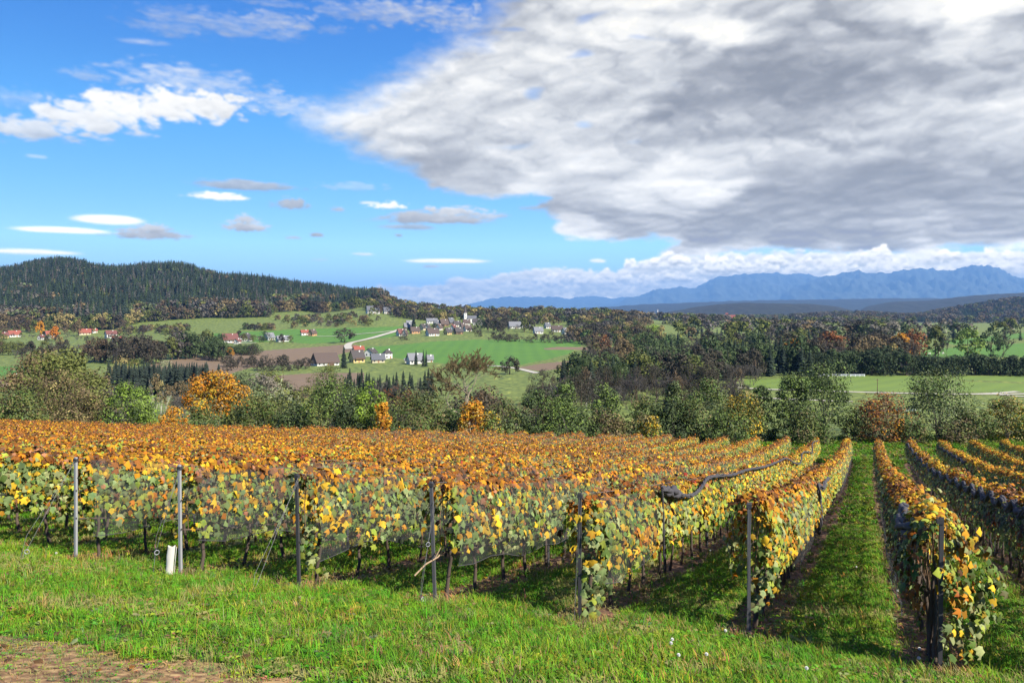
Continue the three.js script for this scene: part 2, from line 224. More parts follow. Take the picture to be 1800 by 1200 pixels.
{
  const LAYERS = ['grassland', 'ploughed_field', 'green_field', 'wheat_field', 'forest_floor', 'valley_floor', 'lawn'];
  const R = [1.2]; while (R[R.length - 1] < 19000) { const r = R[R.length - 1]; R.push(r + (r < 60 ? r * .02 : r < 160 ? r * .02 : r < 1300 ? r * .0085 : r < 2400 ? r * .015 : r * .05)); }
  const T = []; for (let a = -180; a < -60; a += 6) T.push(a); for (let a = -60; a < -36; a += 1) T.push(a); for (let a = -36; a < 36; a += .16) T.push(a); for (let a = 36; a < 60; a += 1) T.push(a); for (let a = 60; a <= 180; a += 6) T.push(a);
  const pos = [], uv = [], nT = T.length, nR = R.length;
  for (const r of R) for (const t of T) { const a = t * Math.PI / 180, x = Math.sin(a) * r, z = -Math.cos(a) * r; pos.push(x, groundY(x, z), z); uv.push(x, z); }
  const idx = LAYERS.map(() => []);
  for (let i = 0; i < nR - 1; i++) for (let j = 0; j < nT - 1; j++) {
    const a = i * nT + j, b = a + 1, c = a + nT, d = c + 1, mx = (pos[a * 3] + pos[d * 3]) / 2, my = (pos[a * 3 + 1] + pos[d * 3 + 1]) / 2, Z = -(pos[a * 3 + 2] + pos[d * 3 + 2]) / 2;
    let k = Math.hypot(mx, Z) < 84 ? 6 : 0;
    if (Z > 150) {
      const w = 1.1, px = CX + F * mx / Z + noise2(mx * .05, Z * .02) * w, py = HY - F * my / Z;
      k = isHillWood(px, py, Z) ? 4 : Z > 2300 ? 5 : 0;
      if (!k) for (const [name, poly, z0, z1] of FIELDS) if (Z > z0 && Z < z1 && inPoly(poly, px, py)) { k = LAYERS.indexOf(name); break; }
    }
    idx[k].push(a, b, c, b, d, c);
  }
  const full = geom(pos, idx.flat(), uv); const nor = full.attributes.normal.array;
  const tex = (f) => noiseTexture(256, f);
  const grassT = tex((u, v) => { const a = tfbm(u, v, 6, 5), b = tfbm(u + 3, v + 3, 24, 3); return [.37 + a * .035 + b * .016, .425 + a * .03 + b * .014, .165 + a * .015 + b * .008]; });
  const soilT = tex((u, v) => { const a = tfbm(u, v, 8, 5), b = Math.sin(v * Math.PI * 2 * 16) * .03; return [.44 + a * .05 + b, .365 + a * .045 + b, .275 + a * .04 + b]; });
  const greenT = tex((u, v) => { const a = tfbm(u, v, 4, 5), b = Math.sin(u * Math.PI * 2 * 12) * .012; return [.285 + a * .05 + b, .445 + a * .04 + b, .10 + a * .03]; });
  const wheatT = tex((u, v) => { const a = tfbm(u, v, 4, 5), b = Math.sin((u + v) * Math.PI * 2 * 10) * .014; return [.375 + a * .04 + b, .465 + a * .035 + b, .16 + a * .03]; });
  const floorT = tex((u, v) => { const a = tfbm(u, v, 8, 4); return [.16 + a * .08, .17 + a * .07, .12 + a * .05]; });
  const lawnT = tex((u, v) => { const a = tfbm(u, v, 8, 5), b = tfbm(u + 3, v, 30, 2); return [.20 + a * .05 + b * .04, .235 + a * .05 + b * .04, .09 + a * .03 + b * .02]; });
  const valleyT = tex((u, v) => { const a = tfbm(u, v, 5, 5); return a > .2 ? [.36, .42, .2] : [.22 + a * .05, .25 + a * .05, .16 + a * .02]; });
  const rep = (t, m) => { const c = t.clone(); c.repeat.set(1 / m, 1 / m); c.needsUpdate = true; return c; };
  const mats = [std({ map: rep(grassT, 83) }), std({ map: rep(soilT, 60) }), std({ map: rep(greenT, 130) }), std({ map: rep(wheatT, 160) }), std({ map: rep(floorT, 90) }), std({ map: rep(valleyT, 1700) }), std({ map: rep(lawnT, 4.3), roughness: 1 })];
  LAYERS.forEach((name, k) => {                      // each field keeps only its own corners
    if (!idx[k].length) return;
    const map = new Map(), p = [], n = [], q = [], id = idx[k].map((v) => { if (!map.has(v)) { map.set(v, p.length / 3); p.push(pos[v * 3], pos[v * 3 + 1], pos[v * 3 + 2]); n.push(nor[v * 3], nor[v * 3 + 1], nor[v * 3 + 2]); q.push(uv[v * 2], uv[v * 2 + 1]); } return map.get(v); });
    const g = geom(p, id, q); g.setAttribute('normal', new THREE.Float32BufferAttribute(n, 3));
    structure(name, g, mats[k]);
  });
  // lanes and farm tracks lie on the land as thin sheets
  const laneMat = std({ color: rgb(.42, .39, .33) }), lane = (name, pts, w, lift = .12) => {
    const P = pts.map(([px, py]) => onGround(px, py, 140)), curve = new THREE.CatmullRomCurve3(P.map((p) => new THREE.Vector3(p[0], 0, p[2]))), pp = [], ii = [], N = 90;
    for (let i = 0; i <= N; i++) { const c = curve.getPoint(i / N), t = curve.getTangent(i / N), nx = -t.z, nz = t.x; for (const sgn of [-1, 0, 1]) { const x = c.x + nx * w * .5 * sgn, z = c.z + nz * w * .5 * sgn; pp.push(x, groundY(x, z) + lift, z); } if (i < N) for (const k of [0, 1]) { const a = i * 3 + k; ii.push(a, a + 1, a + 3, a + 1, a + 4, a + 3); } }
    structure(name, geom(pp, ii), laneMat);
  };
  lane('village_road', [[614, 614], [611, 608], [617, 603], [634, 599], [655, 594], [672, 589], [690, 584], [706, 578]], 7, .5);
  lane('village_road', [[556, 591.5], [590, 591], [625, 588], [660, 585], [690, 582]], 4, .5);
  lane('farm_track', [[1260, 678], [1340, 684], [1420, 686], [1500, 689], [1600, 691.5], [1700, 693], [1800, 692.5], [1900, 691]], 3.4, .15);
  lane('farm_track', [[1742, 692.5], [1780, 696], [1840, 699]], 3, .17);
  lane('farm_track', [[1790, 688.5], [1740, 692], [1690, 693.5]], 3, .19);
  lane('farm_track', [[850, 642], [880, 644], [910, 648], [945, 656]], 4, .2);
  lane('farm_track', [[1300, 697], [1370, 701], [1500, 706]], 3, .15);
  lane('village_road', [[375, 600], [420, 604], [450, 603]], 5, .5);
}
// ---------- hills and mountains far away ----------
function range(name, d0, d1, px0, px1, ridge, rough, mat, seed, nAz = 260, nD = 40) {   // a ridge that rises from d0 to its crest at d1 and falls behind it
  const top = spline(ridge.map((p) => p[0]), ridge.map((p) => p[1])), pos = [], idx = [], uv = [];
  for (let j = 0; j <= nD; j++) for (let i = 0; i <= nAz; i++) {
    const px = lerp(px0, px1, i / nAz), t = j / nD * 1.25, Z = lerp(d0, d1, t), ends = sstep(0, .06, i / nAz) * sstep(0, .06, 1 - i / nAz);
    const crest = (HY - top(px) + (fbm(px / 26 + seed, seed, 4) * 5) * Math.min(1, d1 / 30000)) / F * d1 + 32, x = (px - CX) / F * Z, up = t < 1 ? Math.pow(sstep(-.15, 1, t) * 1.0, 1.25) : 1 - (t - 1) * 2.2;
    const gully = (1 - Math.abs(noise2(x / (d1 * .022) + seed, Z / (d1 * .06))) * 2.2) * .5 + fbm(x / (d1 * .008) + seed, Z / (d1 * .012), 4) * .5;
    const y = -34 + crest * up * ends + gully * rough * crest * Math.sin(Math.min(t, 1) * Math.PI) * ends + fbm(x / (d1 * .004) + seed * 3, Z / (d1 * .004), 3) * rough * crest * .05;
    pos.push(x, y, -Z); uv.push(x, Z);
    if (j < nD && i < nAz) { const a = j * (nAz + 1) + i, c = a + nAz + 1; idx.push(a, a + 1, c, a + 1, c + 1, c); }
  }
  return structure(name, geom(pos, idx, uv), mat);
}
{
  const rockT = noiseTexture(256, (u, v) => { const a = tfbm(u, v, 6, 6), w = a > .3 ? (a - .3) * 1.6 : 0; return [.17 + a * .08 + w, .20 + a * .08 + w, .18 + a * .08 + w]; }); rockT.repeat.set(1 / 9000, 1 / 9000);
  const woodT = noiseTexture(256, (u, v) => { const a = tfbm(u, v, 6, 6), b = tfbm(u + 2, v + 2, 40, 2), w = a > .24 ? .14 : 0; return [.17 + a * .05 + b * .06 + w * .5, .20 + a * .045 + b * .05 + w * .5, .15 + a * .03 + b * .03 + w * .2]; }); woodT.repeat.set(1 / 1400, 1 / 1400);
  const rock = std({ map: rockT, color: rgb(1.5, 1.5, 1.5) }), wood = std({ map: woodT, color: rgb(.2, .21, .22) });
  range('mountain_range', 31000, 43000, 700, 1500, [[700, 548], [800, 540], [860, 526], [890, 522.5], [960, 523], [1000, 524], [1040, 521], [1060, 524], [1110, 523], [1200, 520], [1500, 515]], .24, rock, 3);
  range('mountain_range', 24000, 36000, 1020, 1720, [[1020, 548], [1090, 530], [1120, 521], [1135, 515], [1160, 510], [1200, 506], [1218, 508], [1245, 496], [1280, 487], [1330, 483.5], [1400, 484], [1430, 488], [1470, 494], [1560, 505], [1720, 530]], .26, rock, 11);
  range('mountain_range', 21000, 31000, 1330, 2250, [[1330, 535], [1390, 510], [1440, 492], [1480, 484], [1512, 480], [1540, 485], [1580, 480], [1620, 477], [1660, 478], [1674, 480], [1700, 473], [1718, 470], [1745, 472], [1770, 482], [1800, 492], [1850, 488], [1950, 494], [2100, 505], [2250, 530]], .32, rock, 23);
  range('wooded_hills', 8500, 12500, 880, 2300, [[880, 549], [960, 545], [1020, 541.5], [1080, 538], [1150, 534], [1230, 531], [1300, 528.5], [1380, 527], [1450, 526], [1550, 524.5], [1660, 524], [1800, 528], [2300, 520]], .06, wood, 31, 300, 30);
  range('wooded_hills', 4200, 5600, 1150, 1560, [[1150, 551], [1190, 545], [1230, 538], [1280, 533], [1310, 531.5], [1360, 532.5], [1420, 533.5], [1470, 538], [1500, 545], [1560, 549]], .06, wood, 41, 240, 30);
  range('wooded_hills', 5200, 7000, 1480, 2300, [[1480, 548], [1530, 537], [1570, 530], [1640, 527], [1700, 520], [1760, 516], [1850, 513], [2300, 510]], .06, wood, 53, 240, 30);
}
// ---------- vineyard ----------
const ROW_E = (k) => 0.75 + 2.2 * (k - 7), ORD = ['', 'first', 'second', 'third', 'fourth', 'fifth', 'sixth', 'seventh', 'eighth', 'ninth', 'tenth'];
const sOfZ = (Z, e) => (Z + e * EZ) / -DZ, zOnRow = (px, e) => F * e / EX / (px - CX - F * DX / -DZ);   // depth at which a row passes that column of the view
const groundSE = (s, e) => { const [x, z] = xzOf(s, e); return new THREE.Vector3(x, groundY(x, z), z); };
const rowPoint = (s, e, c, h) => { const p = groundSE(s, e + c); p.y += h; return p; };
const UPV = new THREE.Vector3(0, 1, 0), ALONG = new THREE.Vector3(DX, 0, DZ), ACROSS = new THREE.Vector3(EX, 0, EZ);
function tube(points, radii, sides = 6, closed = true) {          // a bent, tapering tube
  const pos = [], idx = [], n = points.length, t = new THREE.Vector3(), u = new THREE.Vector3(), v = new THREE.Vector3();
  for (let i = 0; i < n; i++) {
    t.copy(points[Math.min(i + 1, n - 1)]).sub(points[Math.max(i - 1, 0)]).normalize();
    if (i === 0) { u.set(0, 1, 0); if (Math.abs(t.y) > .9) u.set(1, 0, 0); }
    u.addScaledVector(t, -u.dot(t)).normalize(); v.crossVectors(t, u);
    const r = Array.isArray(radii) ? radii[i] : radii;
    for (let k = 0; k < sides; k++) { const a = k / sides * 2 * Math.PI, c = Math.cos(a) * r, s = Math.sin(a) * r; pos.push(points[i].x + u.x * c + v.x * s, points[i].y + u.y * c + v.y * s, points[i].z + u.z * c + v.z * s); }
    if (i < n - 1) for (let k = 0; k < sides; k++) { const a = i * sides + k, b = i * sides + (k + 1) % sides; idx.push(a, b, a + sides, b, b + sides, a + sides); }
  }
  if (closed) for (const [o, f] of [[0, 1], [(n - 1) * sides, 0]]) for (let k = 1; k < sides - 1; k++) idx.push(o, o + (f ? k + 1 : k), o + (f ? k : k + 1));
  return geom(pos, idx);
}
const V3 = (x, y, z) => new THREE.Vector3(x, y, z);
function grapeLeaf(seed, lobes = 5, curl = 1) {         // about one unit across, stalk at the origin, tip along +y, face towards +z
  const r = rng(seed), P = [[0, 0.30, .05]], out = [[0, 0]], N = lobes * 2;
  for (let i = 0; i <= N; i++) { const a = -2.55 + 5.1 * i / N, tip = i % 2 === 1, R = (tip ? .62 - Math.abs(a) * .06 : .39 - Math.abs(a) * .03) * (.85 + r() * .3); out.push([Math.sin(a) * R, .34 + Math.cos(a) * R * .95]); }
  for (const [x, y] of out) P.push([x, y, -.34 * curl * Math.abs(x) * (.4 + Math.abs(x)) - .42 * curl * (y - .3) ** 2 + (r() - .5) * .26]);
  const pos = P.flat(), idx = [], col = []; for (let i = 1; i < P.length; i++) idx.push(0, i === P.length - 1 ? 1 : i + 1, i);
  for (let i = 0; i < P.length; i++) { const m = .82 + r() * .36, rim = seed === 2 && i > 1 && r() < .6, core = seed === 3 && i < 2; col.push(m * (rim ? .75 : core ? .7 : 1), m * (rim ? .5 : core ? .95 : 1), m * (rim ? .5 : 1)); }
  return geom(pos, idx, null, col);
}
const LEAVES = [grapeLeaf(1), grapeLeaf(2, 5, 1.5), grapeLeaf(3), grapeLeaf(4, 5, 2.1), grapeLeaf(6, 3, 1.3)], FAR_LEAF = grapeLeaf(5, 2);
const leafMatOf = (o) => new THREE.MeshPhysicalMaterial({ roughness: .75, transmission: .24, thickness: 0, specularIntensity: .3, vertexColors: true, ...o });
const LEAF_MAT = leafMatOf({ color: 0xffffff });
// leaf colours as they turn in autumn
const LEAF = { sage: [.145, .20, .07], green: [.095, .155, .03], lime: [.23, .275, .035], pale: [.24, .265, .11], yellow: [.52, .32, .018], gold: [.42, .195, .011], orange: [.38, .13, .008], rust: [.23, .085, .014], brown: [.115, .055, .022], pink: [.29, .13, .065], red: [.30, .035, .02] };
const LEAF_KEYS = Object.keys(LEAF), LEAF_MATS = {};
for (const k of LEAF_KEYS) LEAF_MATS[k] = [0, 1].map((i) => leafMatOf({ color: rgb(...LEAF[k].map((c) => c * (i ? 1.22 : .74))) }));
const pick = (r, table) => { let x = r() * table.reduce((a, b) => a + b[1], 0); for (const [k, w] of table) if ((x -= w) < 0) return k; return table[0][0]; };
const SIDE_NEAR = [['sage', 30], ['green', 13], ['lime', 20], ['pale', 12], ['yellow', 15], ['gold', 6], ['orange', 3], ['brown', 4], ['pink', 2]];
const SIDE_BRIGHT = [['sage', 8], ['green', 9], ['lime', 34], ['pale', 14], ['yellow', 22], ['gold', 9], ['orange', 4], ['brown', 3]];
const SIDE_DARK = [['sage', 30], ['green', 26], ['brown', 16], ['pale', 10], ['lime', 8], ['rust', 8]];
const TOP = [['rust', 22], ['orange', 20], ['gold', 28], ['yellow', 14], ['brown', 15], ['lime', 6], ['red', 1.5], ['pink', 3]];
const TOP_FAR = [['rust', 34], ['orange', 13], ['gold', 14], ['brown', 26], ['pink', 10], ['yellow', 6]];
const TOP_RIGHT = [['gold', 34], ['orange', 18], ['yellow', 26], ['rust', 14], ['lime', 12]];
const barkMat = std({ color: rgb(.075, .055, .042), roughness: 1 }), steelMat = std({ color: rgb(.36, .37, .39), metalness: .35, roughness: .5 }), wireMat = std({ color: rgb(.16, .16, .165), metalness: .5, roughness: .5 });
const TRUNKS = [0, 1, 2, 3].map((i) => { const r = rng(50 + i), P = []; let x = 0, z = 0; for (let k = 0; k <= 5; k++) { P.push(V3(x, k * .16 - .03, z)); x += (r() - .5) * .06; z += (r() - .5) * .06; } return tube(P, [.036, .03, .026, .024, .026, .034], 6); });
const zEnd = (k) => k >= 5 ? 63 : k >= 1 ? 64.5 : 66 + Math.min(4, -k * .12);
const mtx = new THREE.Matrix4(), qa = new THREE.Quaternion(), qb = new THREE.Quaternion(), sc3 = new THREE.Vector3(), nv = new THREE.Vector3(), zv = V3(0, 0, 1), yv = new THREE.Vector3();
const basis = new THREE.Matrix4(), xv = new THREE.Vector3();
function leafTurn(r, n, droop, out) {        // face along n, tip hanging down by droop, some disorder
  nv.copy(n).normalize(); yv.set((r() - .5) * 1.3, -droop + (r() - .5) * .7, (r() - .5) * 1.3).addScaledVector(nv, -yv.dot(nv)).normalize();
  if (yv.lengthSq() < .5) yv.set(1, 0, 0); xv.crossVectors(yv, nv).normalize(); yv.crossVectors(nv, xv);
  return out.setFromRotationMatrix(basis.makeBasis(xv, yv, nv));
}
const START = {}; [[1, 138], [2, 322], [3, 530], [4, 768], [5, 1022], [6, 1318], [7, 1652]].forEach(([k, px]) => { START[k] = sOfZ(zOnRow(px, ROW_E(k)), ROW_E(k)); });
const inFrame = (p, m = 20) => p.z < -1 && CX + F * p.x / -p.z > -m && CX + F * p.x / -p.z < 1800 + m;
function vineRow(k) {
  const e = ROW_E(k), r = rng(900 + k), face = k <= 6 ? 1 : -1;
  const s0 = START[k] ?? (k < 1 ? Math.max(9.6, sOfZ(zOnRow(-420, e), e)) : 10.4), s1 = sOfZ(zEnd(k), e);
  if (s1 - s0 < 3) return null;
  const near = k >= 1 && k <= 8;
  const label = k === 6 ? 'vine row with bright yellow right side along the left edge of the wide grassy aisle' : k === 7 ? 'vine row along the right edge of the wide grassy aisle, its shaded side facing left'
    : k >= 1 && k < 6 ? `vine row behind a metal post, ${ORD[6 - k]} to the left of the bright aisle row` : k > 7 ? `shaded vine row with golden top, ${ORD[k - 7]} to the right of the right aisle row` : 'vine row of which the rusty orange top shows above the front rows on the left';
  const base = groundSE(s0, e), row = thing('vine_row', label, 'vine row', base.toArray(), 0, k < 1 ? 'vine rows of the left field seen over the front rows' : undefined);
  const L = [];                                 // leaves: position, turn, size, colour
  const add = (s, c, h, n, table, size, droop = 1.1) => {
    const cell = PERM[(PERM[Math.floor(s * 2.6) & 255] + Math.floor(h * 3.2) + k * 17 + (c > 0 ? 7 : 0)) & 255] / 256;
    const p = rowPoint(s, e, c, h), key = pick(r() < .5 ? () => cell : r, table), q = leafTurn(r, n, droop, new THREE.Quaternion()); L.push({ p, q, size, key, v: r(), w: r(), d: p.length() });
  };
  for (let s = s0; s < s1;) {
    const p = groundSE(s, e), d = p.length(), zone = d < 17 ? 0 : d < 26 ? 1 : d < 42 ? 2 : 3, hid = k < -2 && s < s1 - 14;
    const dens = [430, 390, 320, 260][zone] * (hid ? .6 : 1), size = [.104, .108, .112, .12][zone];
    s += 1 / dens * (.5 + r());
    const gap = noise2(s * .9, k * 7.3), tone = fbm(s * .16 + 3, e * .13, 3) + noise2(s * .8, k * 11) * .25; if (r() < gap * .9) continue;
    const topH = 1.93 + noise2(s * .55, k * 3.7) * .22 + noise2(s * 2.1, k * 5) * .14, low = (hid ? 1.3 : .66 + noise2(s * 1.1, k * 2.2) * .28) - (r() < .04 ? .25 : 0), u = r();
    if (u < (k < 1 ? .42 : .27)) {                // shoots over the top wire
      const a = (r() - .5) * 2, c = a * .30, h = topH - Math.abs(a) * .22 - (1 - Math.sqrt(r())) * .3 + (r() < .06 ? .18 : 0);
      nv.set(0, .9, 0).addScaledVector(ACROSS, a * .8 + (r() - .3) * 1.1).addScaledVector(ALONG, (r() - .5) * 1.4);
      add(s, c, h, nv.clone(), h > 1.66 ? (k < 5 && d > 33 && r() < .72 ? TOP_FAR : k > 8 ? TOP_RIGHT : k === 7 && s < s0 + 3 && r() < .6 ? SIDE_BRIGHT : tone > .22 ? TOP_RIGHT : tone < -.16 || k < 3 && d > 36 ? TOP_FAR : tone > .08 && r() < .4 ? SIDE_BRIGHT : TOP) : SIDE_BRIGHT, size * .92, .6);
    } else {
      const side = r() < .74 ? face : -face, f = Math.pow(r(), .64), h = low + (topH - .12 - low) * f;
      const w = (.17 + .17 * Math.sin(Math.min(1, f * 1.15) * Math.PI * .85 + .25) + noise2(s * 1.7, h * 2.3 + k) * .12) * (.45 + .6 * Math.sqrt(r()));
      nv.copy(ACROSS).multiplyScalar(side).addScaledVector(UPV, .15 + r() * .6).addScaledVector(ALONG, (r() - .5) * 1.3);
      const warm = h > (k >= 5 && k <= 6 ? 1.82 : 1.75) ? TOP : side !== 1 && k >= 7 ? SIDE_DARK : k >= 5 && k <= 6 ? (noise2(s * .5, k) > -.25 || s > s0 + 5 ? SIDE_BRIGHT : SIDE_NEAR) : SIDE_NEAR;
      add(s, w * side, h, nv.clone(), r() < .10 && h > 1.5 ? TOP : warm, size * (zone < 2 ? 1.14 : 1.05), 1.3);
    }
  }
  // loose shoots that hang at the near end of the row
  const trails = { 3: [[.25, .1, 1.0, .25]], 5: [[.1, .14, 1.55, .2], [.3, .2, 1.2, .2], [.18, .05, .9, .1]], 6: [[.25, .14, 1.5, .35], [.45, .2, 1.2, .3]], 7: [[.15, .25, 1.75, .1], [.3, .42, 1.55, .55], [.1, .1, 1.5, .3], [.5, .55, 1.3, .7], [.35, .3, 1.1, .1]] }[k] ?? [];
  for (const [ds, c, top, bottom] of trails) { const N = k === 7 ? 46 : 40; for (let i = 0; i < N; i++) { const h = lerp(bottom, top, Math.pow(r(), .8)), sw = .09 + .07 * r(); nv.set((r() - .5), .4, (r() - .5) + .8); if (k === 7) nv.x += .7; add(s0 + ds + (r() - .5) * .3 - .1, c + (r() - .5) * sw * 2.4, h, nv.clone(), k === 7 ? [['pale', 16], ['sage', 18], ['lime', 24], ['yellow', 14], ['gold', 12], ['green', 16], ['orange', 6]] : [['pale', 20], ['sage', 30], ['lime', 16], ['yellow', 12], ['gold', 8], ['green', 10]], .105, 1.2); } }
  // the leaves that show largest are meshes of their own, the rest one mass
  const local = (l) => l.p.clone().sub(base);
  let own = new Set();
  if (near) { const seen = L.filter((l) => { const ee = seOf(l.p.x, l.p.z)[1] - e; return l.d < 24 && inFrame(l.p) && (ee * face > .06 || l.p.y - groundY(l.p.x, l.p.z) > 1.7); }).sort((a, b) => a.d - b.d).slice(0, 300); own = new Set(seen); }
  let n = 0;
  for (const l of own) { const m = mesh('leaf', LEAVES[n++ % 5], LEAF_MATS[l.key][l.v < .5 ? 0 : 1], row); m.position.copy(local(l)); m.quaternion.copy(l.q); m.scale.setScalar(l.size * (.55 + l.w * .9)); }
  const rest = L.filter((l) => !own.has(l)), groups = [0, 1, 2, 3, 4].map((q) => rest.filter((l, i) => l.d < 24 && i % 5 === q)).concat([rest.filter((l) => l.d >= 24)]);
  groups.forEach((G, gi) => {
    if (!G.length) return;
    const im = shadows(new THREE.InstancedMesh(gi === 5 ? FAR_LEAF : LEAVES[gi], LEAF_MAT, G.length)); im.name = 'foliage'; im.userData.kind = 'stuff';
    const col = new THREE.Color();
    G.forEach((l, i) => { const sz = l.size * (.55 + l.w * .9) * (gi === 5 ? 1.05 : 1); im.setMatrixAt(i, mtx.compose(local(l), l.q, sc3.set(sz, sz, sz))); const c = LEAF[l.key], m = .5 + l.v * l.v * .5 + l.v * .55; im.setColorAt(i, col.setRGB(c[0] * m, c[1] * m, c[2] * m)); });
    row.add(im);
  });
  // trunks and wires
  if (k >= -3) {
    const limit = s0 + (k >= 4 ? 26 : k < 0 ? 9 : 14);
    const far = [];
    for (let s = s0 + .35; s < Math.min(s1, s0 + 40); s += .95 + r() * .25) {
      const p = rowPoint(s, e, (r() - .5) * .06, 0).sub(base), g = TRUNKS[Math.floor(r() * 4)], ty = r() * 6.28, w = .9 + r() * .35;
      if (s < limit) { const m = mesh('trunk', g, barkMat, row); m.position.copy(p); m.rotation.y = ty; m.scale.set(w, .95 + r() * .15, w); }
      else if (k >= 5) far.push(g.clone().rotateY(ty).translate(p.x, p.y, p.z));
    }
    if (far.length) mesh('trunk', mergeGeometries(far), barkMat, row).userData.kind = 'stuff';
    for (const [h, rad] of [[.74, .016], [1.22, .004], [1.78, .006]]) { const P = []; for (let s = s0; s <= Math.min(s1, s0 + 32); s += .8) P.push(rowPoint(s, e, h < 1 ? noise2(s * 2, k) * .05 : 0, h + (h < 1 ? noise2(s * 1.4, k + 9) * .07 : 0)).sub(base)); mesh(h < 1 ? 'cane' : 'wire', tube(P, rad, 5), h < 1 ? barkMat : wireMat, row); }
    // upright shoots inside the canopy
    const canes = []; for (let s = s0 + .1; s < s0 + 14; s += .22) { const c = (r() - .5) * .2, P = [rowPoint(s, e, c * .3, .74), rowPoint(s + (r() - .5) * .15, e, c, 1.25), rowPoint(s + (r() - .5) * .3, e, c * 1.2, 1.8)].map((q) => q.sub(base)); canes.push(tube(P, [.007, .006, .004], 4)); }
    mesh('shoot', mergeGeometries(canes), std({ color: rgb(.17, .10, .055) }), row).userData.kind = 'stuff';
  }
  return row;
}
for (let k = -26; k <= 13; k++) vineRow(k);
{ // old stems tied together at the near end of the right aisle row
  const e = ROW_E(7), b = groundSE(START[7], e), t = thing('old_vine', 'bundle of old dark vine stems at the near end of the right aisle row', 'vine', b.toArray()), r = rng(12);
  for (let i = 0; i < 8; i++) { const ds = .05 + i * .13, c = (r() - .5) * .16; const P = [0, .3, .6, .95, 1.35].map((h, j) => rowPoint(START[7] + ds + (r() - .5) * .05 * j, e, c * (1 - j * .1) + (r() - .5) * .06, h - .03).sub(b)); mesh('stem', tube(P, [.034, .028, .025, .02, .012].map((v) => v * (.7 + r() * .5)), 6), barkMat, t); }
}
// soil under the rows that can be seen into
const stripT = noiseTexture(256, (u, v) => { const a = tfbm(u, v, 10, 5), b = tfbm(u + 4, v, 40, 2); return [.40 + a * .06 + b * .05, .285 + a * .05 + b * .045, .205 + a * .035 + b * .03]; }); stripT.repeat.set(.5, .5);
const soilMat = std({ map: stripT, roughness: 1 });
for (let k = 3; k <= 11; k++) {
  const e = ROW_E(k), pos = [], idx = [], uv = [], s0 = (START[k] ?? 10) - .5, s1 = sOfZ(zEnd(k), e), C = k === 7 ? [-.62, -.46, 0, .42, .56] : [-.5, -.34, 0, .34, .5]; let i = 0;
  for (let s = s0; s <= s1; s += .35, i++) C.forEach((c0, j) => { const c = c0 * (1 + noise2(s * .9 + j, k * 4) * .5), p = rowPoint(s, e, c, j === 0 || j === 4 ? .004 : .014 + .02 * (noise2(s * 3, j * 2 + k) + .5)); pos.push(p.x, p.y, p.z); uv.push(p.x, p.z); if (i && j) { const b = i * 5 + j; idx.push(b - 6, b - 5, b - 1, b - 5, b, b - 1); } });
  structure('soil_strip', geom(pos, idx, uv), soilMat);
}
// ---------- posts, guy wires ----------
function angleProfile(h) {                     // rolled steel stake of U section with punched lugs
  const s = new THREE.Shape([[-.022, -.02], [.022, -.02], [.022, .02], [.016, .02], [.016, -.014], [-.016, -.014], [-.016, .02], [-.022, .02]].map((p) => new THREE.Vector2(...p)));
  const g = new THREE.ExtrudeGeometry(s, { depth: h + .3, bevelEnabled: false }).rotateX(-Math.PI / 2).translate(0, -.3, 0); return g;
}
const POST = angleProfile(1.79), MIDPOST = angleProfile(1.72), LUG = new THREE.BoxGeometry(.008, .03, .016), CAP = new THREE.BoxGeometry(.07, .05, .058);
const darkSteel = std({ color: rgb(.05, .05, .056), metalness: .2, roughness: .5 }), capMat = std({ color: rgb(.03, .03, .035), roughness: .6 });
const postWords = { 1: 'bare grey steel post, leftmost of the front row end posts', 2: 'sunlit pale steel post at the row end beside the white grow tube', 3: 'dark steel row end post, next to the right after the white tube', 4: 'steel row end post in the centre, with lashed wires and a cut cane beside it', 5: 'dark steel row end post half hidden by a trailing leafy shoot', 6: 'tall dark steel row end post with two bright wires at the grassy aisle', 7: 'dark row end post wrapped by old trunks under the trailing yellow shoot' };
for (let k = 1; k <= 7; k++) {
  const e = ROW_E(k), p = groundSE(START[k] - .06, e), t = thing('trellis_post', postWords[k], 'post', p.toArray(), -.45 + k * .03);
  mesh('stake', POST, k <= 2 ? steelMat : k === 4 || k === 6 ? std({ color: rgb(.11, .11, .12), metalness: .35, roughness: .5 }) : darkSteel, t).rotation.z = [0, 0, .015, .03, .035, 0, 0, -.01][k];
  mesh('wire_clip', CAP, capMat, t).position.set(-.02 * (k > 1 && k < 5 ? k - 1 : 0), 1.74, 0);
  for (const h of [.75, 1.22]) mesh('lug', LUG, darkSteel, t).position.set(.03, h, .012);
}
for (let k = 0; k <= 8; k++) for (let j = 1; j <= (k >= 5 ? 5 : 3); j++) {
  const e = ROW_E(k), s = (START[k] ?? 10.2) + j * 4.6 + (k % 2) * .5, p = groundSE(s, e), t = thing('line_post', `dark line post, ${ORD[j]} from the near end inside ${k === 6 ? 'the bright aisle row' : k === 7 ? 'the right aisle row' : k === 8 ? 'the row with the scalloped net' : k < 1 ? 'the row left of all front posts' : `the row of the ${ORD[k]} front post`}`, 'post', p.toArray(), .42, 'steel posts inside the vine rows');
  mesh('stake', MIDPOST, darkSteel, t); mesh('wire_clip', CAP, capMat, t).position.set(0, 1.68, 0);
}
const guyWords = { 1: 'thin guy wire with a ring, left of the leftmost front post', 2: 'guy wire with a ring above the white grow tube', 3: 'slanting guy wire in front of the dark post right of the white tube', 4: 'double guy wire with two rings lashed to the central post', 5: 'guy wire ending in a ring low in the grass under the trailing leafy shoot', 6: 'pair of bright wires close against the tall post at the grassy aisle' };
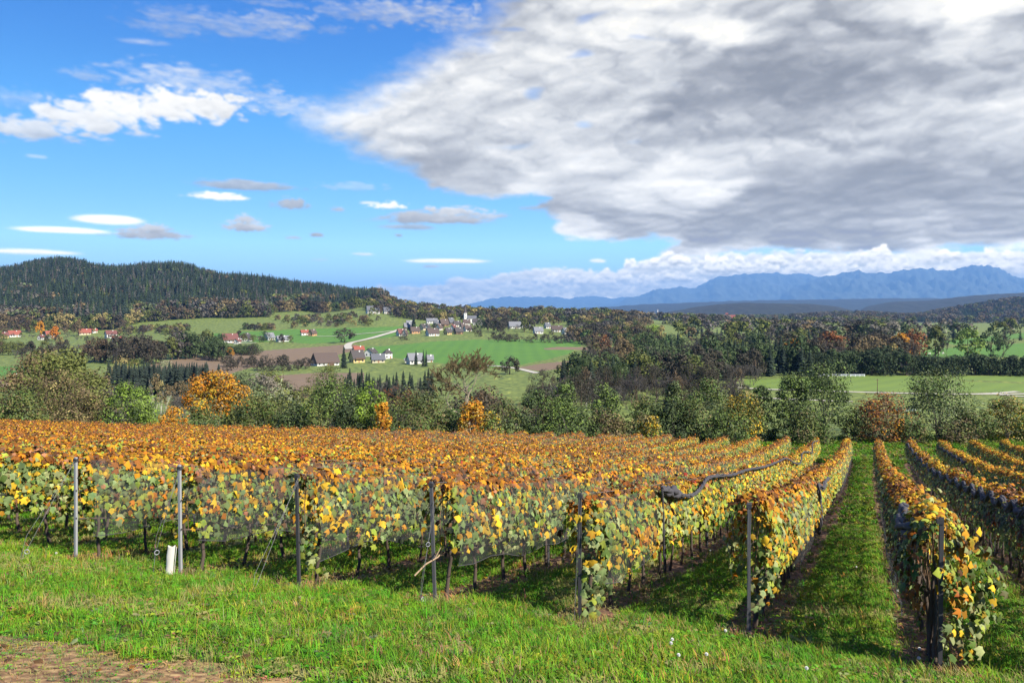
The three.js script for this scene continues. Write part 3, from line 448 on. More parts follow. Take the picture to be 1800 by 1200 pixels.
for (let k = 1; k <= 6; k++) {
  const e = ROW_E(k), s = START[k], foot = rowPoint(s - [0, .95, .55, 1.05, .45, .25, .12][k], e, -.02, [0, .22, .4, .05, .1, -.02, .05][k]), t = thing('guy_wire', guyWords[k], 'wire', foot.toArray());
  const topP = rowPoint(s - .09, e, 0, k === 4 ? 1.5 : 1.72), rel = topP.clone().sub(foot), low = rowPoint(s - [0, 1.1, .62, 1.1, .5, .3, .14][k], e, -.02, -.05).sub(foot);
  mesh('wire', tube([low, V3(0, 0, 0), rel], .0032, 5), wireMat, t);
  mesh('wire', tube([low.clone().add(V3(.02, 0, .02)), V3(.012, .25, .01), rel.clone().multiplyScalar(.97).add(V3(.03, 0, .02))], .0026, 5), wireMat, t);
  const ring = mesh('ring', new THREE.TorusGeometry(.036, .006, 6, 18), steelMat, t); ring.position.set(.03, 0, .03); ring.rotation.set(.2, .3 * k, 0);
  if (k === 4) { const r2 = mesh('ring', new THREE.TorusGeometry(.03, .005, 6, 18), steelMat, t); r2.position.copy(rel).multiplyScalar(.55); r2.rotation.y = .4; }
}
{ // white grow tube at the second post
  const p = onGround(296, 1016, 6), t = thing('grow_tube', 'white crumpled plastic grow tube leaning in the grass beside the pale post', 'tube', p, .3), pos = [], idx = [], uv = [], r = rng(4), N = 16, M = 7;
  for (let j = 0; j <= M; j++) for (let i = 0; i <= N; i++) { const a = i / N * 2 * Math.PI, y = j / M * .53 - .03, w = .056 * (1 + .16 * noise2(j * 1.3, Math.cos(a) * 2 + 4) + .05 * Math.sin(a * 3 + j)); pos.push(Math.cos(a) * w + y * .085, y + .018 * Math.sin(a * 2 + 1) * (j === M ? 1 : .3), Math.sin(a) * w * .6); if (j < M && i < N) { const b = j * (N + 1) + i; idx.push(b, b + N + 1, b + 1, b + 1, b + N + 1, b + N + 2); } }
  mesh('sleeve', geom(pos, idx), std({ color: rgb(.46, .455, .42), roughness: .7, side: THREE.DoubleSide }), t);
  mesh('seam', tube([V3(.075, 0, .02), V3(.095, .25, .03), V3(.117, .49, .02)], .005, 5), std({ color: rgb(.5, .49, .45) }), t);
}
{ // cut cane leaning at the central post
  const e = ROW_E(4), s = START[4], P = [rowPoint(s - .45, e, -.12, .42), rowPoint(s - .25, e, -.05, .58), rowPoint(s - .02, e, .03, .68), rowPoint(s + .25, e, .05, .86), rowPoint(s + .45, e, .1, .9)], b = P[0].clone();
  const t = thing('vine_cane', 'pale cut vine cane tied across the central steel post', 'cane', b.toArray()); mesh('wood', tube(P.map((p) => p.sub(b)), [.013, .013, .012, .01, .006], 6), std({ color: rgb(.30, .21, .13) }), t); mesh('spur', tube([V3(.28, .2, -.2), V3(.36, .34, -.24)], [.01, .005], 5), std({ color: rgb(.30, .21, .13) }), t);
}
// ---------- bird nets ----------
const netT = noiseTexture(256, (u, v) => { const a = tfbm(u, v, 5, 4), b = Math.sin((u * 2 + a * .5) * Math.PI * 8) * .06; const o = .16 + a * .16 + b * .5; return [o, o, o]; }, false); netT.repeat.set(.22, .5);
const netMat = std({ color: rgb(.10, .105, .115), transparent: true, alphaMap: netT, side: THREE.DoubleSide, roughness: 1 });
function net(k, sA, sB, hTop, hLow, c, label, group, ease = 0) {
  const e = ROW_E(k), base = groundSE(sA, e + c), pos = [], idx = [], uv = [], M = 7, ds = .3, n = Math.ceil((sB - sA) / ds);
  for (let i = 0; i <= n; i++) for (let j = 0; j <= M; j++) {
    const s = sA + (sB - sA) * i / n, f = j / M, low = hLow + noise2(s * .55, k * 3) * .36 + ease * sstep(sB - 1.2, sB, s) , h = lerp(hTop, low, f), out = c * (.75 + .45 * Math.sin(f * Math.PI * .8)) + noise2(s * 1.1, f * 2 + k) * .1;
    const p = rowPoint(s, e, out, h).sub(base); pos.push(p.x, p.y, p.z); uv.push(s, h); if (i < n && j < M) { const b = i * (M + 1) + j; idx.push(b, b + 1, b + M + 1, b + 1, b + M + 2, b + M + 1); }
  }
  const t = thing('bird_net', label, 'net', base.toArray(), 0, group); mesh('netting', geom(pos, idx, uv), netMat, t);
  const hem = []; for (let i = 0; i <= n; i += 2) { const b = (i * (M + 1) + M) * 3; hem.push(V3(pos[b], pos[b + 1], pos[b + 2])); }
  mesh('hem', tube(hem, .006, 4), rollMat, t); return t;
}
const rollMat = std({ color: rgb(.052, .05, .058), roughness: .95 });
for (let k = 1; k <= 4; k++) net(k, START[k] + .02, START[k] + 40, 1.76, .56, .31, `grey bird net hanging over the leaves behind the ${['', 'leftmost', 'pale second', 'dark third', 'central'][k]} front post`);
for (let k = -9; k <= 0; k++) { const s1 = sOfZ(zEnd(k), ROW_E(k)); net(k, s1 - 16, s1 - .1, 1.8, .5, .31, 'grey bird net over the far end of a left vine row', 'bird nets at the far row ends'); }
net(5, START[5] + .05, START[5] + 2.9, 1.74, .55, .33, 'translucent net curtain at the near end of the row with the rolled up dark net', undefined, .2);
net(6, START[6] + 2.6, START[6] + 7.2, 1.62, .55, .33, 'net curtain with a dark gathered edge behind the tall aisle post', undefined, -.1);
net(6, sOfZ(36, ROW_E(6)), sOfZ(62.5, ROW_E(6)), 1.75, .45, .34, 'grey net on the far end of the row left of the grassy aisle');
net(7, START[7] + 1.2, START[7] + 16, 1.55, .5, -.34, 'dark net on the shaded side of the row right of the grassy aisle');
net(8, sOfZ(12, ROW_E(8)), sOfZ(62, ROW_E(8)), 1.6, .62, -.33, 'dark net down the shaded side of the row with the scalloped roll');
function roll(k, pts, rad, label, scallop = 0) {          // a net gathered into a rope: pts are [depth, height, across]
  const e = ROW_E(k), C = new THREE.CatmullRomCurve3(pts.map(([Z, h, c]) => rowPoint(sOfZ(Z, e), e, c, h))), base = C.getPoint(0), n = Math.ceil(C.getLength() / .14), P = [], R = [];
  for (let i = 0; i <= n; i++) { const p = C.getPoint(i / n); p.y -= scallop * Math.abs(Math.sin(i * .14 / 3.1 * Math.PI)); P.push(p.sub(base)); R.push(rad * (k === 5 ? (i / n < .085 ? .8 + 1.15 * Math.sin(i / n / .085 * Math.PI) : .72) : 1) * (.75 + .5 * Math.abs(noise2(i * .31, k * 5)) + .35 * noise2(i * .9, k)) * (scallop ? .8 + .35 * Math.abs(Math.sin(i * .14 / 3.1 * Math.PI)) : 1)); }
  const t = thing('rolled_net', label, 'net', base.toArray());
  for (let q = 0; q < 5; q++) { const Q = P.map((p, i) => { const a = q * 1.257 + i * .16 + noise2(i * .12, q * 9) * 2, w = R[i] * (.66 + .95 * noise2(i * .22, q * 4 + k)); return p.clone().add(V3(Math.cos(a) * w * .7, Math.sin(a) * w * .9 - .02, Math.cos(a) * w * .3)); }); mesh('fold', tube(Q, R.map((x, i) => x * (.45 + .6 * noise2(i * .45, q * 6 + k))), 6), rollMat, t); }
}
roll(5, [[14.5, 1.80, .34], [15.4, 1.66, .37], [16.6, 1.56, .39], [17.7, 1.66, .37], [18.4, 1.82, .34], [19.2, 1.86, .32], [22, 1.8, .34], [25, 1.86, .32], [29, 1.83, .34], [33, 1.88, .32], [37, 1.93, .3], [40, 1.62, .38], [43.5, 1.5, .4], [45, 1.85, .34], [50, 1.7, .36], [53, 1.55, .38], [54, 1.95, .3], [60, 1.9, .3]], .065, 'dark rolled net draped in loops along the top left of the bright aisle row');
roll(5, [[14.5, .62, .36], [14.45, 1.0, .38], [14.5, 1.4, .36], [14.5, 1.79, .34]], .028, 'thin gathered edge of the net curtain at the near end of the draped row');
roll(6, [[20.1, .55, .36], [20.0, .9, .4], [20.2, 1.3, .38], [20.1, 1.68, .34], [21, 1.6, .4], [23, 1.66, .36], [25, 1.7, .36]], .065, 'dark gathered net rope hanging down the bright row at the aisle');
roll(7, [[9.9, 1.62, -.22], [10.5, 1.6, -.34], [11.1, 1.68, -.32], [11.8, 1.72, -.26], [13, 1.74, -.24]], .1, 'dark net bundle on top of the near end of the row right of the aisle');
roll(8, [[12, 1.72, -.3], [18, 1.74, -.3], [26, 1.74, -.3], [40, 1.76, -.3], [61, 1.78, -.28]], .085, 'dark purple net rolled in scallops along the second row right of the aisle', .22);
roll(9, [[44, 1.72, -.3], [52, 1.7, -.3], [61.5, 1.5, -.28]], .09, 'dark net roll at the far end of the third row right of the aisle', .15);
// ---------- grass, fallen leaves, path ----------
const PATH_EDGE = [[-400, 1095], [0, 1112], [110, 1126], [200, 1140], [330, 1160], [430, 1180], [520, 1196], [700, 1240], [1100, 1330]];
const pathY = (px) => { let i = 0; while (i < PATH_EDGE.length - 2 && px > PATH_EDGE[i + 1][0]) i++; return lerp(PATH_EDGE[i][1], PATH_EDGE[i + 1][1], clamp((px - PATH_EDGE[i][0]) / (PATH_EDGE[i + 1][0] - PATH_EDGE[i][0]), -.2, 1.2)); };
// how far a place lies inside the path, in metres, with its frayed edge
const PATH_LINE = PATH_EDGE.map(([px, py]) => onGround(px, Math.min(py, 1330), 3)).map((p) => [p[0], p[2]]);
function pathIn(x, z) { let i = 0; while (i < PATH_LINE.length - 2 && x > PATH_LINE[i + 1][0]) i++; const [ax, az] = PATH_LINE[i], [bx, bz] = PATH_LINE[i + 1], t = (x - ax) / (bx - ax); return z - lerp(az, bz, t) + fbm(x * .8, z * .9, 4) * .55 - .15; }
{
  const pos = [], idx = [], uv = [], st = .07, x0 = -9, x1 = 3, z0 = -9.5, z1 = 1, nx = Math.round((x1 - x0) / st), nz = Math.round((z1 - z0) / st);
  for (let j = 0; j <= nz; j++) for (let i = 0; i <= nx; i++) {
    const x = x0 + i * st, z = z0 + j * st; pos.push(x, groundY(x, z) + .006 + clamp(pathIn(x, z), 0, .3) * .02 + .003 * fbm(x * 5, z * 5, 3), z); uv.push(x, z);
    if (i < nx && j < nz && pathIn(x + st / 2, z + st / 2) > 0 && x + st < 2.6) { const a = j * (nx + 1) + i; idx.push(a, a + nx + 1, a + 1, a + 1, a + nx + 1, a + nx + 2); }
  }
  const t = noiseTexture(512, (u, v) => { const a = tfbm(u, v, 5, 5), b = tfbm(u + 5, v, 110, 3), k = sstep(-.45, .5, a + b * .18); return [lerp(.41, .65, k) + b * .015, lerp(.29, .54, k) + b * .014, lerp(.18, .36, k) + b * .01]; }); t.repeat.set(.1, .1);
  structure('dirt_path', geom(pos, idx, uv), std({ map: t, roughness: 1 }));
}
function tuft(seed, blades, h, w, lean) {
  const r = rng(seed), pos = [], idx = [];
  for (let i = 0; i < blades; i++) {
    const a = r() * 6.283, bx = (r() - .5) * .09, bz = (r() - .5) * .09, hh = h * (.55 + r() * .6), l = lean * (.4 + r()) * hh, cx = Math.cos(a), cz = Math.sin(a), ww = w * (.7 + r() * .6), b = pos.length / 3;
    pos.push(bx - cz * ww, -.01, bz + cx * ww, bx + cz * ww, -.01, bz - cx * ww, bx + cx * l * .35 - cz * ww * .8, hh * .55, bz + cz * l * .35 + cx * ww * .8, bx + cx * l * .35 + cz * ww * .8, hh * .55, bz + cz * l * .35 - cx * ww * .8, bx + cx * l, hh * (.98 - .3 * lean), bz + cz * l);
    idx.push(b, b + 1, b + 2, b + 1, b + 3, b + 2, b + 2, b + 3, b + 4);
  }
  return geom(pos, idx);
}
function clover(seed) {                           // low broad leaves between the blades
  const r = rng(seed), pos = [], idx = [];
  for (let i = 0; i < 7; i++) { const a = r() * 6.283, R = .02 + r() * .06, x = Math.cos(a) * R, z = Math.sin(a) * R, y = .025 + r() * .035, s = .013 + r() * .012, t = r() * 6.283, b = pos.length / 3, cx = Math.cos(t) * s, cz = Math.sin(t) * s, d = (r() - .5) * .02; pos.push(x - cx, y + d, z - cz, x + cz * .8, y, z - cx * .8, x + cx * 1.2, y - d, z + cz * 1.2, x - cz * .8, y + .006, z + cx * .8); idx.push(b, b + 1, b + 2, b, b + 2, b + 3); }
  return geom(pos, idx);
}
{
  const r = rng(31337), kinds = [tuft(1, 10, .125, .0036, .6), tuft(2, 10, .10, .0046, .9), clover(3), tuft(4, 7, .21, .0034, .6), tuft(5, 14, .16, .006, .8), tuft(6, 20, .2, .012, .8)], lists = kinds.map(() => []);
  const rowDist = (x, z) => { const [s, e] = seOf(x, z), k = Math.round((e - .75) / 2.2), d = Math.abs(e - .75 - k * 2.2), k7 = k + 7, on = s > (START[k7] ?? 10) - .4; return on ? d : 9; };
  const put = (x, z, kind, size, dry = 0) => {
    const patch = fbm(x * .45, z * .45, 3), patch2 = fbm(x * 1.9 + 7, z * 1.9, 3); let c;
    const u = r(); c = u < .06 + dry ? [.27, .21, .085] : u < .24 + dry ? [.24, .31, .035] : [.11, .245, .008];
    c = c.map((v, i) => v * (.55 + r() * .8)); if (patch > .1 && r() < .5) c = [c[0] * 1.5, c[1] * 1.13, c[2] * 1.2]; if (patch2 > .16) c = c.map((v, i) => v * [.62, .8, .8][i]); const straw = fbm(x * .33 + 17, z * .5 + 5, 3); if (straw > .2 && r() < .4) c = [.27, .25, .08];
    lists[kind].push([x, groundY(x, z), z, size * (.75 + r() * .5) * (1 + patch * .35), r() * 6.283, c]);
  };
  const scatter = (n, x0, x1, z0, z1, f) => { for (let i = 0; i < n; i++) f(lerp(x0, x1, r()), lerp(z0, z1, r())); };
  // lawn in front
  scatter(128000, -13, 13, -15.5, -5.2, (x, z) => {
    if (!inFrame({ x, z }, 420)) return; if (fbm(x * .9 + 31, z * .9, 3) < -.12 && r() < .42) return; const q = pathIn(x, z), rd = rowDist(x, z);
    if (q > .1) { if (r() < .62 * (1 + 2.2 * fbm(x * 1.4, z * 1.4, 3)) + sstep(.5, 0, q) * .4) put(x, z, r() < .35 ? 2 : 1, .5, .62); return; }
    if (rd < .4 && z < -9 && r() < .8) return;
    const u = r(), dry = (rd < .4 ? .45 : .02) + Math.max(0, fbm(x * .5 + 4, z * .5, 2) - .2) * .7;
    const weed = fbm(x * .7 + 11, z * .7, 2) > .25; put(x, z, u < .42 ? 0 : u < .62 ? 1 : u < .93 ? 2 : 3, (q > -.8 ? .75 : 1.05) * (weed && u > .62 && u < .93 ? 1.2 : 1), dry);
  });
  // between the rows, farther off with coarser tufts
  scatter(92000, -20, 20, -27, -15, (x, z) => { if (!inFrame({ x, z }, 320)) return; const rd = rowDist(x, z); if (rd < .42 && r() < .88) return; if (seOf(x, z)[1] < -22) return; put(x, z, r() < .85 ? 4 : 3, .85, rd < .45 ? .4 : .03); });
  scatter(46000, 4, 44, -64, -27, (x, z) => { const e = seOf(x, z)[1]; if (!inFrame({ x, z }, 200) || e < -6 || e > 14) return; const rd = rowDist(x, z); if (rd < .46 && r() < .9) return; put(x, z, 5, .75, rd < .45 ? .3 : .03); });
  scatter(26000, -45, 60, -82, -62, (x, z) => { if (!inFrame({ x, z }, 60)) return; put(x, z, 5, 1.25, .02); });
  // dry bunches at the feet of the posts
  for (let k = 1; k <= 7; k++) for (let i = 0; i < 26; i++) { const p = rowPoint(START[k] - .1 + (r() - .5) * .7, ROW_E(k), (r() - .5) * .5, 0); put(p.x, p.z, r() < .5 ? 3 : 4, .8, .75); }
  const mat = new THREE.MeshPhysicalMaterial({ color: 0xffffff, roughness: .75, transmission: .22, thickness: 0, specularIntensity: .3 }), col = new THREE.Color();
  lists.forEach((l, k) => {
    const im = shadows(new THREE.InstancedMesh(kinds[k], mat, l.length)); im.name = numbered(k === 2 ? 'clover' : 'grass'); im.userData.kind = 'stuff'; tag(im, k === 2 ? 'low clover leaves between the grass blades of the lawn' : ['short bright grass of the lawn in front', 'soft leaning grass of the lawn in front', '', 'longer grass stems in the lawn and aisles', 'grass of the near aisles between vine rows', 'grass of the far aisles and the strip before the hedge'][k], k === 2 ? 'clover' : 'grass');
    l.forEach(([x, y, z, s, a, c], i) => { im.setMatrixAt(i, mtx.compose(nv.set(x, y, z), qa.setFromAxisAngle(UPV, a), sc3.set(s, s, s))); im.setColorAt(i, col.setRGB(...c)); }); scene.add(im);
  });
  // leaves that have dropped
  const fl = []; for (let k = 2; k <= 10; k++) for (let i = 0; i < 330; i++) { const e = ROW_E(k), s = (START[k] ?? 10) - .4 + Math.pow(r(), 1.6) * 34, p = rowPoint(s, e, (r() - .5) * 1.5, .02 + r() * .05); fl.push(p); } for (let i = 0; i < 130; i++) { const p = onGround(r() * 1800, 1040 + r() * 150, 4); fl.push(V3(p[0], p[1] + .05, p[2])); }
  const im = shadows(new THREE.InstancedMesh(LEAVES[2], LEAF_MAT, fl.length)); im.name = 'fallen_leaves'; im.userData.kind = 'stuff'; tag(im, 'brown and yellow vine leaves fallen on the ground along the rows', 'fallen leaves');
  fl.forEach((p, i) => { const s = .05 + r() * .05; leafTurn(r, V3((r() - .5) * .9, 1, (r() - .5) * .9), 0, qa); im.setMatrixAt(i, mtx.compose(p, qa, sc3.set(s, s, s))); const c = LEAF[pick(r, [['brown', 50], ['rust', 22], ['pale', 14], ['yellow', 6], ['pink', 8]])]; im.setColorAt(i, col.setRGB(...c)); }); scene.add(im);
  // dandelion clocks
  const head = (() => { const g = []; const q = rng(8); for (let i = 0; i < 70; i++) { const y = 1 - 2 * (i + .5) / 70, a = i * 2.39996, R = Math.sqrt(1 - y * y), d = V3(Math.cos(a) * R, y, Math.sin(a) * R); g.push(tube([d.clone().multiplyScalar(.004), d.clone().multiplyScalar(.019)], [.0005, .0022], 3)); } return mergeGeometries(g); })();
  const fluff = std({ color: rgb(.72, .72, .70) }), stemM = std({ color: rgb(.22, .25, .10) });
  [[1274, 1112, 'left of the tall aisle post'], [1178, 1140, 'in the lawn between the two shoots'], [1191, 1167, 'lowest of the pale seed heads in the middle lawn'], [1416, 1196, 'at the bottom edge of the lawn'], [1505, 994, 'in the aisle, on its left side'], [1577, 1040, 'at the foot of the right aisle row'], [1615, 1152, 'front right below the last vine row'], [1248, 970, 'in the shade of the aisle before the tall post'], [97, 972, 'among the small white flowers at the left posts'], [1614, 1166, 'beside the front right seed head, a little lower'], [1180, 1137, 'closest to the leafy shoot'], [1240, 1170, 'between the middle seed heads and the tall post']].forEach(([px, py, w], i) => {
    const p = onGround(px, py + 12, 5), t = thing('dandelion_clock', `round white dandelion seed head ${w}`, 'flower', p), h = .12 + (i % 4) * .025; mesh('stem', tube([V3(0, -.02, 0), V3(.008, h * .6, 0), V3(.012, h, .004)], .0022, 5), stemM, t); mesh('seed_head', head, fluff, t).position.set(.012, h, .004);
  });
}
// ---------- trees and bushes ----------
const GREENS = { dark: [.036, .054, .024], deep: [.055, .083, .030], mid: [.078, .125, .028], olive: [.115, .130, .034], dusty: [.108, .138, .06], light: [.145, .21, .042], lime: [.17, .26, .03], yellow: [.46, .31, .025], amber: [.48, .225, .018], orange: [.44, .16, .015], tan: [.16, .12, .06], brown: [.095, .068, .040], umber: [.056, .050, .034], grey: [.10, .09, .078], ash: [.17, .155, .12], rust: [.22, .085, .03], pale: [.25, .27, .15], straw: [.28, .23, .09] };
const crownMat = new THREE.MeshPhysicalMaterial({ vertexColors: true, roughness: .8, transmission: .22, thickness: 0, specularIntensity: .35 });
const tinted = {}; const crownTint = (k) => tinted[k] ??= new THREE.MeshPhysicalMaterial({ color: rgb(...GREENS[k].map((v) => v * 1.0)), vertexColors: true, roughness: .85, transmission: .2, thickness: 0, specularIntensity: .3 });
const trunkMats = { dark: barkMat, grey: std({ color: rgb(.14, .12, .10) }), birch: std({ color: rgb(.55, .52, .47) }), brown: std({ color: rgb(.10, .07, .05) }), pale: std({ color: rgb(.24, .20, .15) }) };
function leaf4(pos, idx, col, p, n, r, size, c, long = 1.5) {       // a small folded leaf or leaf tuft
  nv.copy(n).normalize(); yv.set(r() - .5, r() - .6, r() - .5).addScaledVector(nv, -yv.dot(nv)).normalize(); xv.crossVectors(yv, nv);
  const a = size * long * .5, b = size * .5, o = pos.length / 3, f = size * .12;
  pos.push(p.x - yv.x * a, p.y - yv.y * a, p.z - yv.z * a, p.x + xv.x * b + nv.x * f, p.y + xv.y * b + nv.y * f, p.z + xv.z * b + nv.z * f, p.x + yv.x * a, p.y + yv.y * a, p.z + yv.z * a, p.x - xv.x * b + nv.x * f, p.y - xv.y * b + nv.y * f, p.z - xv.z * b + nv.z * f);
  idx.push(o, o + 1, o + 2, o, o + 2, o + 3); for (let i = 0; i < 4; i++) col.push(...c);
}
// a crown of leaf clumps; table gives the mix of leaf colours, each clump leans to one of them
function crown(seed, o) {
  const r = rng(seed), pos = [], idx = [], col = [], clumps = [], d = V3(), n = V3(), p = V3();
  const { h0, h1, w, K, N, size, table, shape = 'round', spread = .17 } = o;
  for (let k = 0; k < K; k++) {
    let f = r(), rad; f = Math.pow(f, shape === 'bush' ? 1 : .8);
    const prof = shape === 'bush' ? Math.sqrt(Math.max(0, 1 - Math.pow(f, 2.4))) * (.82 + .18 * f) : shape === 'slim' ? .35 + .65 * Math.sin(Math.min(1, f * 1.05) * Math.PI * .78 + .45) * (1 - f * .45) : Math.sqrt(Math.max(.02, 1 - Math.pow(2 * f - .86, 2) * .78));
    rad = w * .5 * prof * (k % 4 === 0 ? Math.sqrt(r()) * .7 : .72 + r() * .38); const a = r() * 6.283;
    clumps.push([V3(Math.cos(a) * rad, lerp(h0, h1, f), Math.sin(a) * rad), w * spread * (.55 + r() * .8), pick(r, table), .68 + r() * .64]);
  }
  for (let i = 0; i < N; i++) {
    const c = clumps[Math.floor(r() * K)];
    d.set(r() * 2 - 1, r() * 2 - 1, r() * 2 - 1); if (d.lengthSq() > 1) d.normalize(); const l = Math.pow(d.length(), .6); d.normalize();
    p.copy(c[0]).addScaledVector(d, c[1] * l); p.y = Math.max(p.y, h0 * .2 + .05);
    n.copy(d).add(V3(r() - .5, r() * .8 + .1, r() - .5)); const key = r() < .6 ? c[2] : pick(r, table), g = GREENS[key], m = c[3] * (.84 + r() * .34);
    leaf4(pos, idx, col, p, n, r, size * (.65 + r() * .7), o.mono ? [m, m * (.92 + r() * .16), m] : [g[0] * m, g[1] * m, g[2] * m], o.long ?? 1.5);
  }
  return [geom(pos, idx, null, col), clumps];
}
function limbs(seed, clumps, base, n, rad, sides = 4) {             // stems from the foot to the clumps
  const r = rng(seed), g = [];
  for (let i = 0; i < n; i++) { const c = clumps[Math.floor(r() * clumps.length)][0], q = V3(base.x + c.x * .18, c.y * .4, base.z + c.z * .18), b = V3(base.x + (r() - .5) * rad * 6, -.15, base.z + (r() - .5) * rad * 6), m = q.clone().lerp(c, .5).add(V3((r() - .5) * .2, .15, (r() - .5) * .2)); g.push(tube([b, q, m, c], [rad * (.6 + r() * .7), rad * .6, rad * .4, rad * .15], sides)); }
  return mergeGeometries(g);
}
function skeleton(seed, H, o = {}) {                                // trunk and boughs of a bare tree, with the fine twigs apart
  const r = rng(seed), wood = [], pos = [], idx = [], col = [], { fork = .3, depth = 5, spread = .62, twig = 1, up = .25, rad = H * .022, hue = 'grey', tw = .014 } = o;
  const go = (p, d, len, ra, lv) => {
    const P = [p.clone()], R = [ra], q = p.clone(), dir = d.clone(), seg = 4;
    for (let i = 1; i <= seg; i++) { dir.add(V3((r() - .5) * .42, (r() - .5) * .3 + up * .16, (r() - .5) * .42)).normalize(); q.addScaledVector(dir, len / seg); P.push(q.clone()); R.push(ra * (1 - i / seg * .42)); }
    if (ra > H * .0009) wood.push(tube(P, R, lv > 3 ? 5 : lv > 1 ? 4 : 3, false));
    if (lv <= 2) for (let i = 0; i < 9 * twig; i++) {
      const s = r() * seg, a = Math.floor(s), w = P[a].clone().lerp(P[Math.min(a + 1, seg)], s - a), t = dir.clone().add(V3((r() - .5) * 1.7, (r() - .35) * 1.5, (r() - .5) * 1.7)).normalize(), L = len * (.25 + r() * .5), sd = V3(r() - .5, r() - .5, r() - .5).cross(t).normalize(), b = pos.length / 3, e = w.clone().addScaledVector(t, L), m = .75 + r() * .5, g = GREENS[hue], th = H * tw * .08 * (.5 + r());
      e.y += (r() - .5) * L * .3; pos.push(w.x - sd.x * th, w.y - sd.y * th, w.z - sd.z * th, w.x + sd.x * th, w.y + sd.y * th, w.z + sd.z * th, e.x, e.y, e.z); idx.push(b, b + 1, b + 2); for (let k = 0; k < 3; k++) col.push(g[0] * m, g[1] * m, g[2] * m);
    }
    if (lv <= 0) return;
    const n = lv === depth ? 3 + Math.floor(r() * 2) : 2 + (r() < .55 ? 1 : 0);
    for (let i = 0; i < n; i++) { const a = (i / n + r() * .3) * 6.283, side = V3(Math.cos(a), (r() - .35) * .5, Math.sin(a)); side.addScaledVector(dir, -side.dot(dir)).normalize(); const nd = dir.clone().addScaledVector(side, spread * (.7 + r() * .7)).add(V3(0, up * .4, 0)).normalize(), k = i === 0 ? seg : Math.max(1, seg - Math.floor(r() * 2.4)); go(P[k], nd, len * (.64 + r() * .2), R[k] * (i === 0 ? .8 : .62), lv - 1); }
  };
  go(V3(0, -.2, 0), V3((r() - .5) * .15, 1, (r() - .5) * .15).normalize(), H * fork, rad, depth);
  return { wood: mergeGeometries(wood), twigs: geom(pos, idx, null, col) };
}
function spruce(seed, levels, per, mono) {                          // one unit tall
  const r = rng(seed), pos = [], idx = [], col = [], W = .17;
  for (let l = 0; l < levels; l++) {
    const f = l / levels, y = .08 + .9 * f, R = W * Math.pow(1 - f, .85) * (.8 + r() * .35) + .008, off = r() * 6;
    for (let i = 0; i < per; i++) {
      if (r() < .08) continue;
      const a = off + (i + r() * .5) / per * 6.283, L = R * (.7 + r() * .5), cx = Math.cos(a), cz = Math.sin(a), wd = L * .36 + .006, b = pos.length / 3, dr = .32 + .3 * r(), m = .65 + r() * .7, yy = y + (r() - .5) * .03;
      pos.push(0, yy + .02, 0, cx * L * .6 - cz * wd, yy - L * dr * .5, cz * L * .6 + cx * wd, cx * L, yy - L * dr, cz * L, cx * L * .6 + cz * wd, yy - L * dr * .5, cz * L * .6 - cx * wd); idx.push(b, b + 1, b + 2, b, b + 2, b + 3);
      for (let k = 0; k < 4; k++) col.push(m, m, m);
    }
  }
  { const b = pos.length / 3; for (let i = 0; i < 3; i++) { const a = i * 2.1; pos.push(Math.cos(a) * .008, .93, Math.sin(a) * .008); } pos.push(0, 1.01, 0); idx.push(b, b + 1, b + 3, b + 1, b + 2, b + 3); for (let k = 0; k < 4; k++) col.push(1, 1, 1); }
  return geom(pos, idx, null, col);
}
const MIX = {
  olive: [['olive', 36], ['mid', 34], ['tan', 8], ['dusty', 24]], green: [['mid', 36], ['deep', 26], ['light', 22], ['dusty', 16]], darkgreen: [['deep', 42], ['dark', 26], ['mid', 24], ['dusty', 14]], bright: [['light', 40], ['lime', 26], ['mid', 28], ['deep', 10]], lime: [['lime', 62], ['light', 30], ['mid', 8]],
  orange: [['amber', 50], ['yellow', 20], ['orange', 20], ['straw', 10]], oak: [['amber', 46], ['orange', 16], ['yellow', 12], ['tan', 24]], brown: [['tan', 42], ['brown', 20], ['olive', 30], ['straw', 10]], yellow: [['yellow', 44], ['straw', 22], ['lime', 14], ['olive', 20]], rustbush: [['rust', 34], ['brown', 26], ['amber', 18], ['tan', 16], ['umber', 10]], dusty: [['dusty', 40], ['mid', 22], ['pale', 10], ['deep', 22], ['olive', 10]], dustydark: [['deep', 34], ['dusty', 30], ['mid', 20], ['light', 16]], twoTone: [['deep', 36], ['light', 30], ['pale', 10], ['mid', 24]], gold: [['straw', 28], ['yellow', 16], ['olive', 30], ['light', 18]],
};
